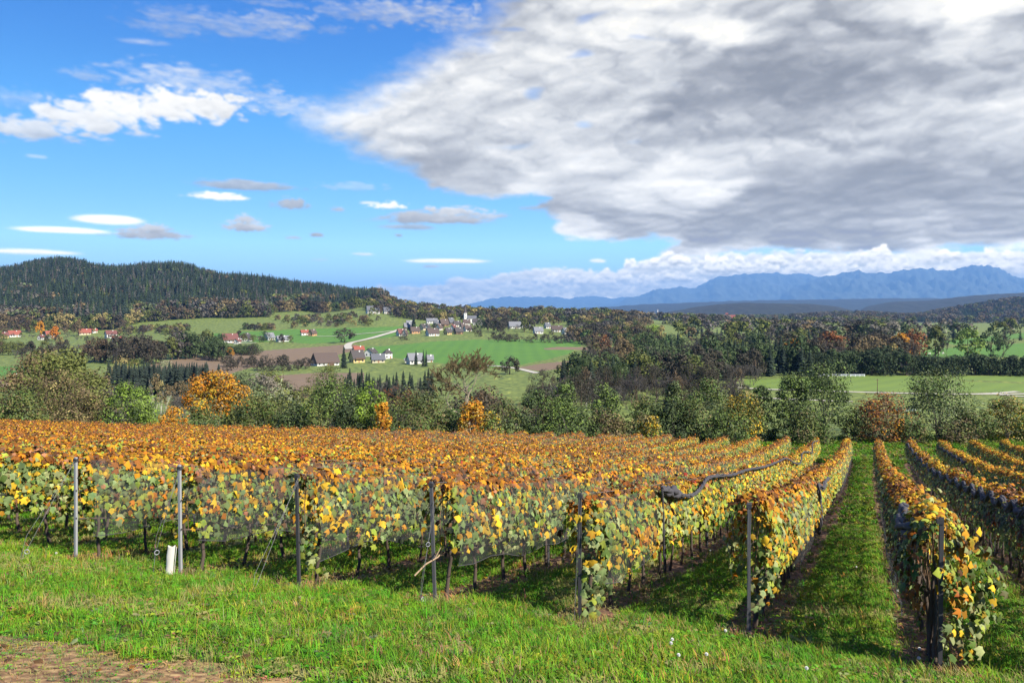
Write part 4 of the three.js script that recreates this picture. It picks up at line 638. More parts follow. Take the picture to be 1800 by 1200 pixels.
// ---- the hedge below the vineyard: each bush and tree by itself: column, top row, width in pixels, depth, mix, shape, label
const HEDGE = [
  [-60, 692, 120, 80, 'olive', 'bush', ''], [-120, 700, 100, 80, 'green', 'bush', ''],
  [34, 688, 96, 79, 'olive', 'bush', 'olive green bush at the left edge of the hedge'], [100, 652, 120, 83, 'brown', 'round', 'large tan brown half bare bush rising at the left of the hedge'], [152, 684, 92, 80, 'brown', 'bush', 'tan and olive bush just left of the bright green bush'],
  [226, 678, 96, 79, 'bright', 'bush', 'fresh bright green bush left of the orange shrubs'], [302, 716, 58, 76, 'orange', 'bush', 'low vivid orange shrub between green bush and orange oak'], [352, 716, 84, 78, 'olive', 'bush', 'low olive bush under the orange oak'],
  [452, 694, 84, 82, 'olive', 'bush', 'olive bush right of the orange oak'], [512, 706, 74, 80, 'darkgreen', 'bush', 'low dark bush left of the big dark green one'], [586, 664, 112, 80, 'twoTone', 'bush', 'big dark green bush with shiny leaves at the centre left of the hedge'], [652, 670, 64, 78, 'lime', 'bush', 'vivid lime green bush against the big dark green one'],
  [672, 706, 30, 75.5, 'orange', 'slim', 'slender orange shrub at the foot of the lime green bush'], [612, 712, 70, 77, 'darkgreen', 'bush', 'low dusky bush before the big dark green one'], [728, 690, 116, 78, 'olive', 'bush', 'wide dense olive green bush left of the bare walnut tree'], [796, 716, 60, 79, 'darkgreen', 'bush', 'dark bush in the gap under the bare walnut tree'],
  [829, 702, 50, 76, 'orange', 'slim', 'orange yellow shrub under the bare walnut tree'], [862, 724, 48, 76, 'gold', 'bush', 'small yellowish shrub right of the orange one'], [884, 704, 72, 79, 'olive', 'bush', 'olive bush beneath the leaning bare boughs'], [946, 690, 78, 79, 'darkgreen', 'bush', 'very dark green bush right of the leaning bare boughs'],
  [990, 674, 56, 80, 'twoTone', 'slim', 'dark bush with a bright leafy top in the middle of the hedge'], [1000, 716, 116, 76.5, 'green', 'bush', 'light leaved green bush low in the middle of the hedge'], [1064, 677, 64, 80, 'twoTone', 'slim', 'upright bush with pale shiny top right of the bright topped one'], [1072, 722, 84, 76.5, 'brown', 'bush', 'low brownish twiggy bush before the upright pale topped bush'],
  [1130, 702, 76, 80, 'olive', 'bush', 'olive bush behind the small yellow one'], [1140, 730, 50, 75, 'yellow', 'bush', 'small bright yellow bush at the vine row tips'], [1184, 672, 36, 79, 'dusty', 'slim', 'slim upright green tree right of the yellow bush'], [1184, 706, 84, 78, 'darkgreen', 'bush', 'dark green bush around the slim upright tree'],
  [1240, 671, 104, 79, 'olive', 'bush', 'tall olive brown bush right of the slim upright tree'], [1306, 690, 78, 79, 'gold', 'bush', 'yellowish brown bush before the grey wood'], [1338, 679, 62, 80, 'darkgreen', 'bush', 'dark green bush at the left end of the pale field'], [1275, 726, 90, 77, 'green', 'bush', 'low grey green bush under the tall olive brown one'],
  [1393, 657, 58, 79, 'dustydark', 'slim', 'slender dusty green tree left of the tallest hedge tree'], [1450, 647, 100, 79, 'dustydark', 'slim', 'tallest dusty green tree of the hedge beside the grassy aisle'], [1504, 724, 60, 79, 'olive', 'bush', 'low olive bush right of the tallest hedge tree'], [1420, 722, 90, 77, 'olive', 'bush', 'low bush at the foot of the tallest hedge tree'],
  [1550, 697, 108, 79, 'rustbush', 'bush', 'round rust orange bush at the head of the grassy aisle'], [1650, 657, 118, 80, 'dusty', 'slim', 'tall loose green tree with a dark top at the right'], [1600, 738, 70, 77, 'olive', 'bush', 'low olive bush between the rust bush and the tall right tree'], [1716, 722, 84, 78, 'olive', 'bush', 'low olive bush right of the tall loose tree'], [1772, 700, 88, 79, 'gold', 'bush', 'yellow green bush at the right edge of the hedge'], [1690, 745, 80, 77, 'brown', 'bush', 'low brown bush at the foot of the tall right tree'],
  [1850, 705, 110, 79, 'olive', 'bush', ''], [1930, 690, 110, 80, 'green', 'bush', ''],
];
HEDGE.forEach(([px, top, wpx, Z, mix, shape, label], i) => {
  const p = at(px, Z), H = -(top - HY) / F * Z - p[1], W = wpx / F * Z, slim = shape === 'slim';
  const t = thing(slim || H > 5.2 ? 'hedge_tree' : 'hedge_bush', label || `${mix === 'green' ? 'green' : 'olive'} hedge bush beyond the ${px < 0 ? 'left' : 'right'} edge of the view`, slim || H > 5.2 ? 'tree' : 'bush', p, 0, undefined);
  const vol = W * H, N = Math.round(clamp(vol * 230, 1500, 6500) * (mix === 'brown' ? .75 : 1));
  const [g, cl] = crown(4000 + i, { h0: slim ? H * .12 : H * .04, h1: H * .97, w: W, K: Math.round(26 + vol * 1.6), N, size: .13, table: MIX[mix], shape, spread: slim ? .2 : .155 });
  mesh('crown', g, crownMat, t); mesh('trunk', limbs(70 + i, cl, V3(), slim ? 16 : 14, slim ? .05 : .035), mix === 'brown' || mix === 'rustbush' ? trunkMats.brown : trunkMats.grey, t);
  if (mix === 'brown' || mix === 'gold' || mix === 'rustbush') { const s = skeleton(500 + i, H * .9, { depth: 3, fork: .28, spread: .8, hue: 'tan', twig: 1.4, rad: H * .012, tw: .03 }); mesh('twigs', s.twigs, crownMat, t); }
});
{ // orange oak
  const p = at(382, 98), H = -(659 - HY) / F * 98 - p[1], W = 104 / F * 98, t = thing('oak_tree', 'broad round oak in full orange autumn leaf behind the hedge', 'tree', p), r = rng(2);
  const [g, cl] = crown(11, { h0: H * .3, h1: H * .97, w: W, K: 64, N: 5200, size: .2, table: MIX.oak, shape: 'round', spread: .14 });
  mesh('crown', g, crownMat, t); mesh('trunk', mergeGeometries([tube([V3(0, -.3, 0), V3(.05, H * .2, 0), V3(0, H * .42, .1), V3(.1, H * .7, 0)], [.3, .24, .18, .06], 7), limbs(3, cl, V3(), 22, .07, 5)]), trunkMats.brown, t);
}
{ // bare walnut with its long boughs
  const Z = 88, p = at(823, Z), H = -(606 - HY) / F * Z - p[1], t = thing('walnut_tree', 'large bare walnut tree with pale twisted boughs rising over the middle hedge', 'tree', p, 1.1);
  const a = skeleton(21, H * 1.06, { depth: 6, fork: .29, spread: .8, twig: 2.4, up: .2, rad: .34, hue: 'tan', tw: .03 }); mesh('trunk', a.wood, trunkMats.pale, t); mesh('twigs', a.twigs, crownMat, t);
  const q = at(748, 92), t2 = thing('bare_tree', 'brown twiggy bare tree left of the bare walnut tree', 'tree', q, .6), b = skeleton(33, 6.6, { depth: 5, fork: .26, spread: .9, twig: 1.6, hue: 'tan', rad: .12, tw: .02 }); mesh('trunk', b.wood, trunkMats.brown, t2); mesh('twigs', b.twigs, crownMat, t2);
  const q3 = at(905, 84), t3 = thing('bare_tree', 'low bare tree with boughs leaning right, beside the walnut tree', 'tree', q3, 2), c = skeleton(45, 5.4, { depth: 5, fork: .28, spread: .95, twig: 1.4, hue: 'tan', rad: .12, up: .05, tw: .02 }); mesh('trunk', c.wood, trunkMats.pale, t3); mesh('twigs', c.twigs, crownMat, t3);
  const q4 = at(700, 96), t4 = thing('bare_tree', 'slight reddish bare shrub tree right of the lime green bush', 'tree', q4, 3), d = skeleton(57, 6.2, { depth: 4, fork: .3, spread: .7, twig: 1.4, hue: 'rust', rad: .08, tw: .02 }); mesh('trunk', d.wood, trunkMats.brown, t4); mesh('twigs', d.twigs, crownMat, t4);
  const q5 = at(640, 104), t5 = thing('bare_tree', 'small leafless tree behind the big dark green bush', 'tree', q5, 4), e5 = skeleton(58, 7, { depth: 4, fork: .3, spread: .7, twig: 1.2, hue: 'grey', rad: .08, tw: .02 }); mesh('trunk', e5.wood, trunkMats.grey, t5); mesh('twigs', e5.twigs, crownMat, t5);
}
// ---- trees of the valley: prototypes one unit tall, then copies
const PROTO = { broad: [], bare: [], spruce: [], birch: [], willow: [], low: [] };
for (let i = 0; i < 5; i++) { const [g, cl] = crown(600 + i, { h0: .16, h1: .97, w: [.85, .7, 1.0, .6, .8][i], K: 34, N: 1100, size: .05, table: [['mid', 1]], mono: true, shape: i === 3 ? 'slim' : 'round', spread: .15 }); PROTO.broad.push([g, mergeGeometries([tube([V3(0, -.03, 0), V3(.01, .2, 0), V3(0, .5, 0), V3(0, .8, 0)], [.025, .019, .013, .004], 5), limbs(600 + i, cl, V3(0, 0, 0), 7, .007, 3)])]); }
for (let i = 0; i < 4; i++) { const s = skeleton(700 + i, 1, { depth: 4, fork: .3, spread: .62, twig: 1.7, up: .3, rad: .018, tw: .05, hue: 'grey' }), c = s.twigs.attributes.color; for (let k = 0; k < c.count; k++) { const v = c.getX(k) / GREENS.grey[0]; c.setXYZ(k, v, v, v); } PROTO.bare.push([s.twigs, s.wood]); }
for (let i = 0; i < 3; i++) PROTO.spruce.push([spruce(800 + i, 26, 10), tube([V3(0, -.03, 0), V3(0, .5, 0), V3(0, .95, 0)], [.014, .009, .002], 5)]);
for (let i = 0; i < 2; i++) { const [g] = crown(620 + i, { h0: .35, h1: 1, w: .34, K: 20, N: 330, size: .03, table: [['mid', 1]], mono: true, shape: 'slim', spread: .2 }), s = skeleton(640 + i, 1, { depth: 3, fork: .42, spread: .3, twig: 2.2, up: .7, rad: .012, tw: .05 }); PROTO.birch.push([g, s.wood]); }
for (let i = 0; i < 2; i++) { const [g, cl] = crown(660 + i, { h0: .05, h1: .96, w: 1.25, K: 40, N: 1700, size: .035, table: [['mid', 1]], mono: true, shape: 'bush', spread: .15, long: 2.6 }); PROTO.willow.push([g, limbs(661 + i, cl, V3(), 8, .012, 4)]); }
for (let i = 0; i < 3; i++) { const [g, cl] = crown(680 + i, { h0: .04, h1: .95, w: 1.5, K: 26, N: 700, size: .07, table: [['mid', 1]], mono: true, shape: 'bush', spread: .16 }); PROTO.low.push([g, limbs(681 + i, cl, V3(), 6, .012, 3)]); }
for (let i = 0; i < 3; i++) { const [g, cl] = crown(760 + i, { h0: .12, h1: .97, w: [.8, .95, .65][i], K: 60, N: 4200, size: .019, table: [['mid', 1]], mono: true, shape: 'round', spread: .13 }); (PROTO.fine ??= []).push([g, mergeGeometries([tube([V3(0, -.03, 0), V3(.01, .2, 0), V3(0, .5, 0), V3(0, .8, 0)], [.025, .019, .013, .004], 6), limbs(760 + i, cl, V3(0, 0, 0), 14, .007, 4)])]); }
for (let i = 0; i < 3; i++) { const s = skeleton(780 + i, 1, { depth: 5, fork: .3, spread: .62, twig: 2.2, up: .3, rad: .018, tw: .028, hue: 'grey' }), c = s.twigs.attributes.color; for (let k = 0; k < c.count; k++) { const v = c.getX(k) / GREENS.grey[0]; c.setXYZ(k, v, v, v); } (PROTO.bareFine ??= []).push([s.twigs, s.wood]); }
const NAMES = { fine: 'broadleaf_tree', bareFine: 'bare_tree',  broad: 'broadleaf_tree', bare: 'bare_tree', spruce: 'spruce_tree', birch: 'birch_tree', willow: 'willow_tree', low: 'bush' }, CATS = { fine: 'tree', bareFine: 'tree', broad: 'tree', bare: 'tree', spruce: 'tree', birch: 'tree', willow: 'tree', low: 'bush' };
GREENS.spruce = [.026, .041, .026]; GREENS.spruceBlue = [.034, .050, .038]; GREENS.bareBrown = [.082, .070, .058]; GREENS.bareGrey = [.115, .104, .094]; GREENS.barePurple = [.072, .063, .060];
const protoThings = {};
function plant(kind, p, H, tint, r, label, group, wide = 1) {
  if (p[2] > -310) kind = kind === 'broad' ? 'fine' : kind === 'bare' ? 'bareFine' : kind;
  const v = Math.floor(r() * PROTO[kind].length), key = kind + v + tint; let t;
  if (!protoThings[key]) { t = new THREE.Group(); const [c, w] = PROTO[kind][v]; mesh(kind.startsWith('bare') ? 'twigs' : 'crown', c, crownTint(tint), t); mesh('trunk', w, kind === 'birch' ? trunkMats.birch : kind.startsWith('bare') ? (tint === 'bareGrey' ? trunkMats.grey : trunkMats.brown) : trunkMats.brown, t); protoThings[key] = t; }
  t = protoThings[key].clone(); t.name = numbered(NAMES[kind]); t.position.set(...p); t.rotation.y = r() * 6.283; const w = H * wide * (.88 + r() * .24); t.scale.set(w, H, w); tag(t, label, CATS[kind], group); scene.add(t); return t;
}
// belts: columns, depths, number, heights, [kind, tint, weight], label, group
const BELTS = [
  [948, 1312, 236, 300, 50, 8.5, 13, [['bare', 'bareBrown', 4], ['bare', 'bareGrey', 3], ['bare', 'barePurple', 3], ['broad', 'umber', 3], ['broad', 'brown', 1], ['birch', 'brown', 2]], 'brown leafless wood behind the hedge'],
  [985, 1125, 300, 350, 24, 10, 14.5, [['spruce', 'spruce', 6], ['broad', 'deep', 2], ['broad', 'olive', 1]], 'dark stand left in the leafless wood'],
  [1108, 1330, 330, 400, 46, 11, 15, [['broad', 'deep', 4], ['broad', 'umber', 3], ['spruce', 'spruce', 2], ['broad', 'olive', 3], ['bare', 'bareGrey', 2], ['bare', 'bareBrown', 2]], 'dark green wood right of centre'],
  [1240, 1425, 392, 436, 48, 12.5, 19, [['spruce', 'spruce', 4], ['broad', 'deep', 1]], 'tall spruce block left of the pale field'],
  [1405, 1600, 398, 418, 40, 9.5, 13.5, [['broad', 'deep', 4], ['broad', 'dark', 3], ['bare', 'bareGrey', 2], ['bare', 'barePurple', 2], ['low', 'dark', 3]], 'dark tree line beyond the pale field'],
  [1590, 1850, 396, 412, 46, 7, 9.8, [['broad', 'deep', 4], ['broad', 'dark', 3], ['bare', 'bareGrey', 2], ['bare', 'barePurple', 2], ['low', 'dark', 3]], 'lower dark tree line below the bright meadow'],
  [1850, 2150, 398, 412, 22, 7, 9.8, [['broad', 'deep', 4], ['broad', 'dark', 3]], 'dark tree line right of the view'],
  [1390, 1610, 432, 560, 50, 13, 19, [['bare', 'bareBrown', 4], ['bare', 'barePurple', 4], ['broad', 'brown', 3], ['broad', 'umber', 3], ['broad', 'tan', 1]], 'russet wood behind the dark tree line'],
  [1130, 1430, 470, 760, 62, 11, 18, [['bare', 'barePurple', 4], ['bare', 'bareBrown', 3], ['broad', 'umber', 3], ['broad', 'olive', 2], ['spruce', 'spruce', 3], ['broad', 'deep', 3]], 'mixed wood right of the village'],
  [1030, 1112, 470, 720, 22, 8, 15, [['broad', 'umber', 3], ['bare', 'bareGrey', 3], ['broad', 'olive', 2], ['broad', 'tan', 1], ['low', 'brown', 2]], 'loose row right of the emerald field'],
  [603, 762, 288, 335, 36, 8.5, 13, [['spruce', 'spruce', 6], ['bare', 'bareGrey', 2]], 'spruce grove below the white houses'],
  [640, 960, 150, 250, 34, 5, 8.5, [['bare', 'bareBrown', 4], ['bare', 'bareGrey', 3], ['low', 'brown', 2], ['low', 'umber', 1]], 'bare thicket behind the walnut tree'],
  [520, 640, 150, 240, 14, 5, 8.5, [['bare', 'bareGrey', 3], ['low', 'olive', 3], ['low', 'brown', 2]], 'thicket behind the big dark green bush'],
  [188, 366, 322, 352, 60, 11, 13.5, [['spruce', 'spruceBlue', 1]], 'young plantation behind the bright green bush'],
  [290, 335, 236, 262, 12, 8.5, 11, [['birch', 'tan', 1], ['bare', 'bareGrey', 2]], 'pale stemmed clump left of the orange oak'],
  [40, 170, 140, 175, 14, 14, 18.5, [['bare', 'bareBrown', 1], ['bare', 'bareGrey', 4], ['broad', 'tan', 3], ['broad', 'olive', 2]], 'tall group behind the left hedge'],
  [-150, 40, 130, 200, 12, 8, 13, [['bare', 'bareBrown', 3], ['broad', 'olive', 3]], 'scrub behind the far left hedge'],
  [400, 520, 150, 230, 12, 6, 10, [['low', 'olive', 3], ['bare', 'bareGrey', 2], ['low', 'dusty', 2]], 'scrub behind the orange oak'],
  [-120, 170, 540, 720, 52, 7, 11.5, [['broad', 'umber', 4], ['broad', 'brown', 3], ['broad', 'olive', 3], ['bare', 'bareGrey', 4]], 'tree belt on the left valley floor'],
  [165, 285, 540, 600, 18, 13, 19, [['broad', 'umber', 3], ['bare', 'barePurple', 4], ['broad', 'brown', 2]], 'tall group left of the ploughed field'],
  [290, 392, 590, 650, 18, 14, 20, [['broad', 'deep', 3], ['broad', 'olive', 2], ['bare', 'bareGrey', 2], ['broad', 'umber', 2]], 'tall group above the ploughed field'],
  [380, 452, 650, 690, 18, 5, 8, [['low', 'deep', 4], ['low', 'umber', 3]], 'hedgerow above the ploughed field'],
  [398, 546, 500, 545, 24, 5.5, 9, [['bare', 'barePurple', 4], ['broad', 'umber', 3], ['low', 'umber', 2]], 'orchard between ploughed field and brown barn'],
  [500, 620, 250, 330, 14, 4, 7, [['low', 'umber', 3], ['low', 'olive', 2], ['bare', 'bareBrown', 3]], 'scrub below the brown barn'],
  [380, 520, 800, 900, 18, 5, 10, [['broad', 'umber', 3], ['broad', 'olive', 2], ['low', 'deep', 2], ['bare', 'bareGrey', 2]], 'hamlet gardens above the ploughed field'],
  [-80, 180, 1010, 1090, 40, 9, 17, [['broad', 'umber', 3], ['broad', 'brown', 3], ['broad', 'tan', 2], ['broad', 'olive', 3], ['bare', 'bareGrey', 3], ['spruce', 'spruce', 1]], 'grounds of the red roofed left houses'],
  [-90, 180, 880, 985, 30, 5.5, 10, [['broad', 'umber', 3], ['broad', 'olive', 3], ['bare', 'bareGrey', 3]], 'low row before the red roofed left houses'],
  [700, 1020, 830, 1050, 30, 4, 7.5, [['broad', 'deep', 2], ['broad', 'umber', 4], ['broad', 'olive', 2], ['bare', 'barePurple', 4], ['low', 'umber', 3]], 'gardens of the hill village'],
  [842, 935, 960, 1120, 24, 11, 17, [['broad', 'umber', 4], ['bare', 'barePurple', 4], ['broad', 'olive', 1], ['broad', 'deep', 1]], 'dense brown grove right of the church'],
  [860, 1010, 800, 850, 22, 6, 9, [['low', 'umber', 3], ['bare', 'bareBrown', 4], ['broad', 'umber', 2]], 'brown hedge above the emerald field'],
];
{
  const r = rng(2024), say = { broad: 'leafy tree', bare: 'leafless tree', spruce: 'spruce', birch: 'birch', willow: 'willow', low: 'bush' }, hue = { deep: 'dark green', dark: 'blackish green', olive: 'olive', umber: 'dark brown', brown: 'brown', tan: 'tan', spruce: 'dark', spruceBlue: 'blue green', bareBrown: 'brown', bareGrey: 'grey', barePurple: 'purplish', dusty: 'dusty green' };
  for (const [x0, x1, z0, z1, n, h0, h1, kinds, where] of BELTS) {
    for (let i = 0; i < n; i++) {
      let x = kinds.reduce((a, b) => a + b[2], 0) * r(), c = kinds[0]; for (const k of kinds) if ((x -= k[2]) < 0) { c = k; break; }
      const px = lerp(x0, x1, (i + r()) / n), Z = lerp(z0, z1, r()), H = lerp(h0, h1, r()); if (px < -200 || px > 2100) continue;
      plant(c[0], at(px, Z), H, c[1], r, `${hue[c[1]] ?? ''} ${say[c[0]]} in the ${where}`.replace(/  +/g, ' ').trim(), where, c[0] === 'spruce' ? 1.15 : 1);
    }
  }
  // trees that stand out by themselves: column, top row, depth, kind, tint, width, label
  for (const [px, top, Z, kind, tint, w, label] of [
    [1584, 588, 480, 'broad', 'amber', 1.25, 'orange broad tree left of the bright meadow at the right'], [1609, 581, 500, 'broad', 'rust', .7, 'slender russet tree beside the orange broad tree'], [1645, 575, 545, 'broad', 'olive', 1, 'tall olive tree on two pale stems at the bright meadow'], [1664, 580, 540, 'bare', 'barePurple', 1, 'tall leafless tree next to the olive tree at the bright meadow'], [1702, 576, 545, 'broad', 'light', 1.05, 'round green tree standing alone on the bright meadow'], [1743, 580, 560, 'broad', 'deep', .8, 'dark leaning tree right of the lone green tree'], [1764, 570, 560, 'bare', 'bareBrown', 1, 'tall brown leafless tree near the right edge of the meadow'],
    [1544, 600, 425, 'broad', 'tan', .8, 'tan tree rising from the dark tree line'], [1570, 605, 424, 'broad', 'straw', .7, 'pale straw tree rising from the dark tree line'], [1395, 598, 470, 'broad', 'amber', 1, 'orange brown tree above the tall spruce block'], [1460, 585, 520, 'broad', 'rust', 1.3, 'broad dark red tree in the russet wood'],
    [605, 577, 830, 'broad', 'umber', 1.35, 'big round tree beside the curving village road'], [896, 627, 455, 'broad', 'umber', 1.25, 'round bush like tree alone beside the farm track'], [1063, 590, 620, 'broad', 'rust', .8, 'russet round tree right of the emerald field'], [1090, 590, 610, 'broad', 'straw', .85, 'yellow green round tree right of the emerald field'], [1148, 571, 820, 'broad', 'lime', .9, 'yellow green tree above the small emerald patch'], [1163, 573, 800, 'broad', 'straw', .8, 'straw coloured tree above the small emerald patch'],
    [604, 607, 540, 'spruce', 'spruce', 1.2, 'pointed spruce beside the brown barn'], [731, 614, 560, 'spruce', 'spruce', 1.1, 'spruce behind the white house with blue grey roof'], [744, 613, 545, 'spruce', 'spruce', .7, 'left one of two slim cypress like spruces by the white house'], [749, 614, 545, 'spruce', 'spruce', .7, 'right one of two slim cypress like spruces by the white house'], [727, 551, 1010, 'spruce', 'spruce', 1.5, 'dark spruce above the village roofs'],
    [272, 658, 245, 'birch', 'tan', .8, 'birch with tan top and white stems left of the orange oak'], [282, 668, 250, 'birch', 'straw', .7, 'thinner birch right beside the tan topped birch'], [216, 629, 430, 'willow', 'straw', 1.2, 'rounded yellow green willow behind the spruce plantation'], [236, 633, 440, 'willow', 'olive', 1, 'olive willow next to the yellow green one'], [290, 636, 430, 'willow', 'pale', 1, 'pale willow at the end of the spruce plantation'], [432, 655, 300, 'willow', 'dusty', 1, 'grey green willow right above the orange oak'], [458, 662, 270, 'willow', 'ash', 1.1, 'ash grey willow right of the orange oak'], [472, 656, 290, 'willow', 'olive', 1, 'olive willow behind the ash grey one'], [500, 681, 200, 'willow', 'pale', .9, 'pale silvery willow on the dull field edge'], [420, 660, 290, 'willow', 'dusty', .9, 'dusty willow close behind the orange oak'], [384, 638, 350, 'spruce', 'spruceBlue', 1.6, 'single spruce right of the spruce plantation'],
    [572, 644, 300, 'broad', 'olive', 1, 'olive tree under the brown barn'], [96, 574, 900, 'broad', 'orange', .9, 'bright orange tree above the red roofed house on the left'], [70, 565, 1000, 'broad', 'amber', .8, 'amber tree at the foot of the wooded hill'], [138, 562, 1000, 'broad', 'tan', .7, 'tan tree at the foot of the wooded hill'], [105, 592, 800, 'broad', 'straw', 1.1, 'yellow green tree below the red roofed house on the left'], [404, 612, 655, 'low', 'amber', .8, 'small orange bush in the dark hedgerow'], [313, 585, 600, 'broad', 'grey', 1.15, 'tall grey brown tree at the dark trees above the ploughed field'],
  ]) { const p = at(px, Z), H = -(top - HY) / F * Z - p[1]; plant(kind, p, H, tint, r, label, undefined, w); }
  // woods and far trees that read as one mass
  const im = (name, label, kindGeo, list, tints, dim = 1) => {
    const col = new THREE.Color(), m = shadows(new THREE.InstancedMesh(kindGeo, new THREE.MeshPhysicalMaterial({ vertexColors: true, roughness: .9, transmission: .15, thickness: 0, specularIntensity: .2 }), list.length)); m.name = numbered(name); m.userData.kind = 'stuff'; tag(m, label, 'trees');
    list.forEach(([p, H, w], i) => { const t = GREENS[tints[Math.floor(r() * tints.length)]], k = (.7 + r() * .65) * dim; m.setMatrixAt(i, mtx.compose(nv.set(...p), qa.setFromAxisAngle(UPV, r() * 6.283), sc3.set(H * w, H, H * w))); m.setColorAt(i, col.setRGB(t[0] * k, t[1] * k, t[2] * k)); }); scene.add(m);
  };
  const spLow = spruce(850, 15, 8), brLow = crown(690, { h0: .12, h1: .97, w: .8, K: 18, N: 230, size: .1, table: [['mid', 1]], mono: true, shape: 'round', spread: .16 })[0], brMid = crown(691, { h0: .1, h1: .97, w: .85, K: 26, N: 420, size: .08, table: [['mid', 1]], mono: true, shape: 'round', spread: .16 })[0];
  const S = [], B = [], X = (p) => r() < .05 ? B.push([p, 11 + r() * 7, .8]) : S.push([p, 16 + Math.pow(r(), 1.5) * 16, .95 + r() * .55]);
  for (let i = 0; i < 42000; i++) {
    const Z = Math.sqrt(lerp(1020 * 1020, 2500 * 2500, r())), px = lerp(-330, 735, r()), p = at(px, Z), py = HY - F * p[1] / Z; if (!isHillWood(px, py + 1, Z)) continue;
    const dec = fbm(p[0] / 160 + 3, Z / 160, 3) + (py > edgeAt(px) - 9 ? .35 : 0); if (r() < sstep(.3, .62, dec) * .8) B.push([p, 15 + r() * 10, 1]); else X(p);
  }
  im('spruce_forest', 'dark spruce forest covering the long hill on the left', spLow, S, ['spruce', 'spruce', 'spruce', 'spruceBlue', 'dark', 'spruce', 'deep', 'spruceBlue', 'grey']);
  im('mixed_forest', 'brown and grey leafy trees scattered through the hill forest and along its foot', brLow, B, ['umber', 'brown', 'grey', 'bareGrey', 'olive', 'ash', 'dusty', 'tan'], 1.1);
  const hillB = [], hillS = [], put = (x0, x1, z0, z1, n, h0, h1, sp, thr = -1) => { for (let i = 0; i < n; i++) { const px = lerp(x0, x1, r()), Z = Math.sqrt(lerp(z0 * z0, z1 * z1, r())), p = at(px, Z); if (fbm(p[0] / (Z * .09) + 9, Z / 130, 3) < thr) continue; (r() < sp ? hillS : hillB).push([p, lerp(h0, h1, r()), 1.05]); } };
  put(640, 890, 1230, 1700, 330, 11, 18, .25); put(480, 730, 1060, 1260, 120, 6, 12, .02, -.05); put(205, 335, 1000, 1090, 60, 6, 9, 0); put(430, 480, 1030, 1060, 24, 6, 9, 0); put(880, 1140, 1180, 1900, 420, 11, 18, .25); put(842, 900, 1080, 1250, 45, 8, 14, .15, -.1); put(690, 800, 1215, 1320, 70, 8, 13, .1); put(1000, 1130, 760, 1180, 130, 9, 15, .15);
  for (let px = 0; px < 700; px += 6) { const q = onGround(px + r() * 5, edgeAt(px) + 1, 900, 2200); hillB.push([q, 12 + r() * 11, 1]); }
  im('scattered_trees', 'small autumn trees dotted over the village hill and the meadows', brMid, hillB, ['umber', 'brown', 'olive', 'tan', 'deep', 'bareBrown', 'grey', 'umber', 'olive', 'straw']);
  im('scattered_spruces', 'small dark spruces on the village hill and its skyline', spLow, hillS, ['spruce', 'dark']);
  const farB = [], farS = [];
  for (let i = 0; i < 11000; i++) { const Z = Math.sqrt(lerp(700 * 700, 4300 * 4300, r())), px = lerp(930, 2150, r()); if (Z < 1250 && px < 1130 || Z < 860 && px > 1600) continue; const p = at(px, Z), py = HY - F * p[1] / Z; if (Z < 1700 && FIELDS.some(([, poly, a, b]) => Z > a && Z < b && inPoly(poly, px, py))) continue; if (fbm(p[0] / 260, Z / 420 + 4, 3) < .13 - (Z < 1000 ? .24 : 0)) continue; (r() < .18 + noise2(p[0] / 300 + 8, Z / 400) * .8 ? farS : farB).push([p, 12 + r() * 9, 1.15]); }
  im('far_woodland', 'autumn woodland of the far valley floor on the right', brLow, farB, ['umber', 'bareGrey', 'olive', 'ash', 'grey', 'olive', 'dusty', 'tan'], 1.05);
  im('far_spruce_wood', 'dark spruce woods of the far valley floor on the right', spLow, farS, ['spruce', 'dark', 'spruceBlue'], .8);
  // wooded hill at the right, with its own land under it
  const ridgeH = spline([1380, 1450, 1500, 1560, 1600, 1660, 1700, 1750, 1800, 1900, 2200], [0, 10, 16, 9, 4, 26, 44, 62, 78, 96, 100].map((v) => v * 1.05)), hy = (px, Z) => -33 + ridgeH(clamp(px, 1380, 2200)) * sstep(2500, 3700, Z) * (Z < 3700 ? 1 : 1 - sstep(3700, 4700, Z)) * (1 + .16 * fbm(px / 60, Z / 300, 3)) + 2;
  const pos = [], idx = [], uv = [], na = 90, nd = 24; for (let j = 0; j <= nd; j++) for (let i = 0; i <= na; i++) { const px = lerp(1380, 2300, i / na), Z = lerp(2450, 4800, j / nd), x = (px - CX) / F * Z; pos.push(x, hy(px, Z) - (i === 0 || j === 0 ? 3 : 0), -Z); uv.push(x, Z); if (j < nd && i < na) { const a = j * (na + 1) + i, c = a + na + 1; idx.push(a, a + 1, c, a + 1, c + 1, c); } }
  structure('wooded_hill', geom(pos, idx, uv), std({ color: rgb(.05, .055, .03) }));
  const fB = [], fS = []; for (let i = 0; i < 9000; i++) { const px = lerp(1390, 2150, r()), Z = lerp(2500, 4000, r()), p = [(px - CX) / F * Z, hy(px, Z), -Z]; (r() < .72 + noise2(px / 40, Z / 200) ? fS : fB).push([p, 14 + r() * 9, 1.1]); }
  im('hill_spruces', 'dark spruces on the wooded hill at the right', spLow, fS, ['spruce', 'dark', 'spruceBlue']); im('hill_woodland', 'autumn trees on the wooded hill at the right', brLow, fB, ['umber', 'brown', 'olive', 'tan', 'grey', 'ash']);
}
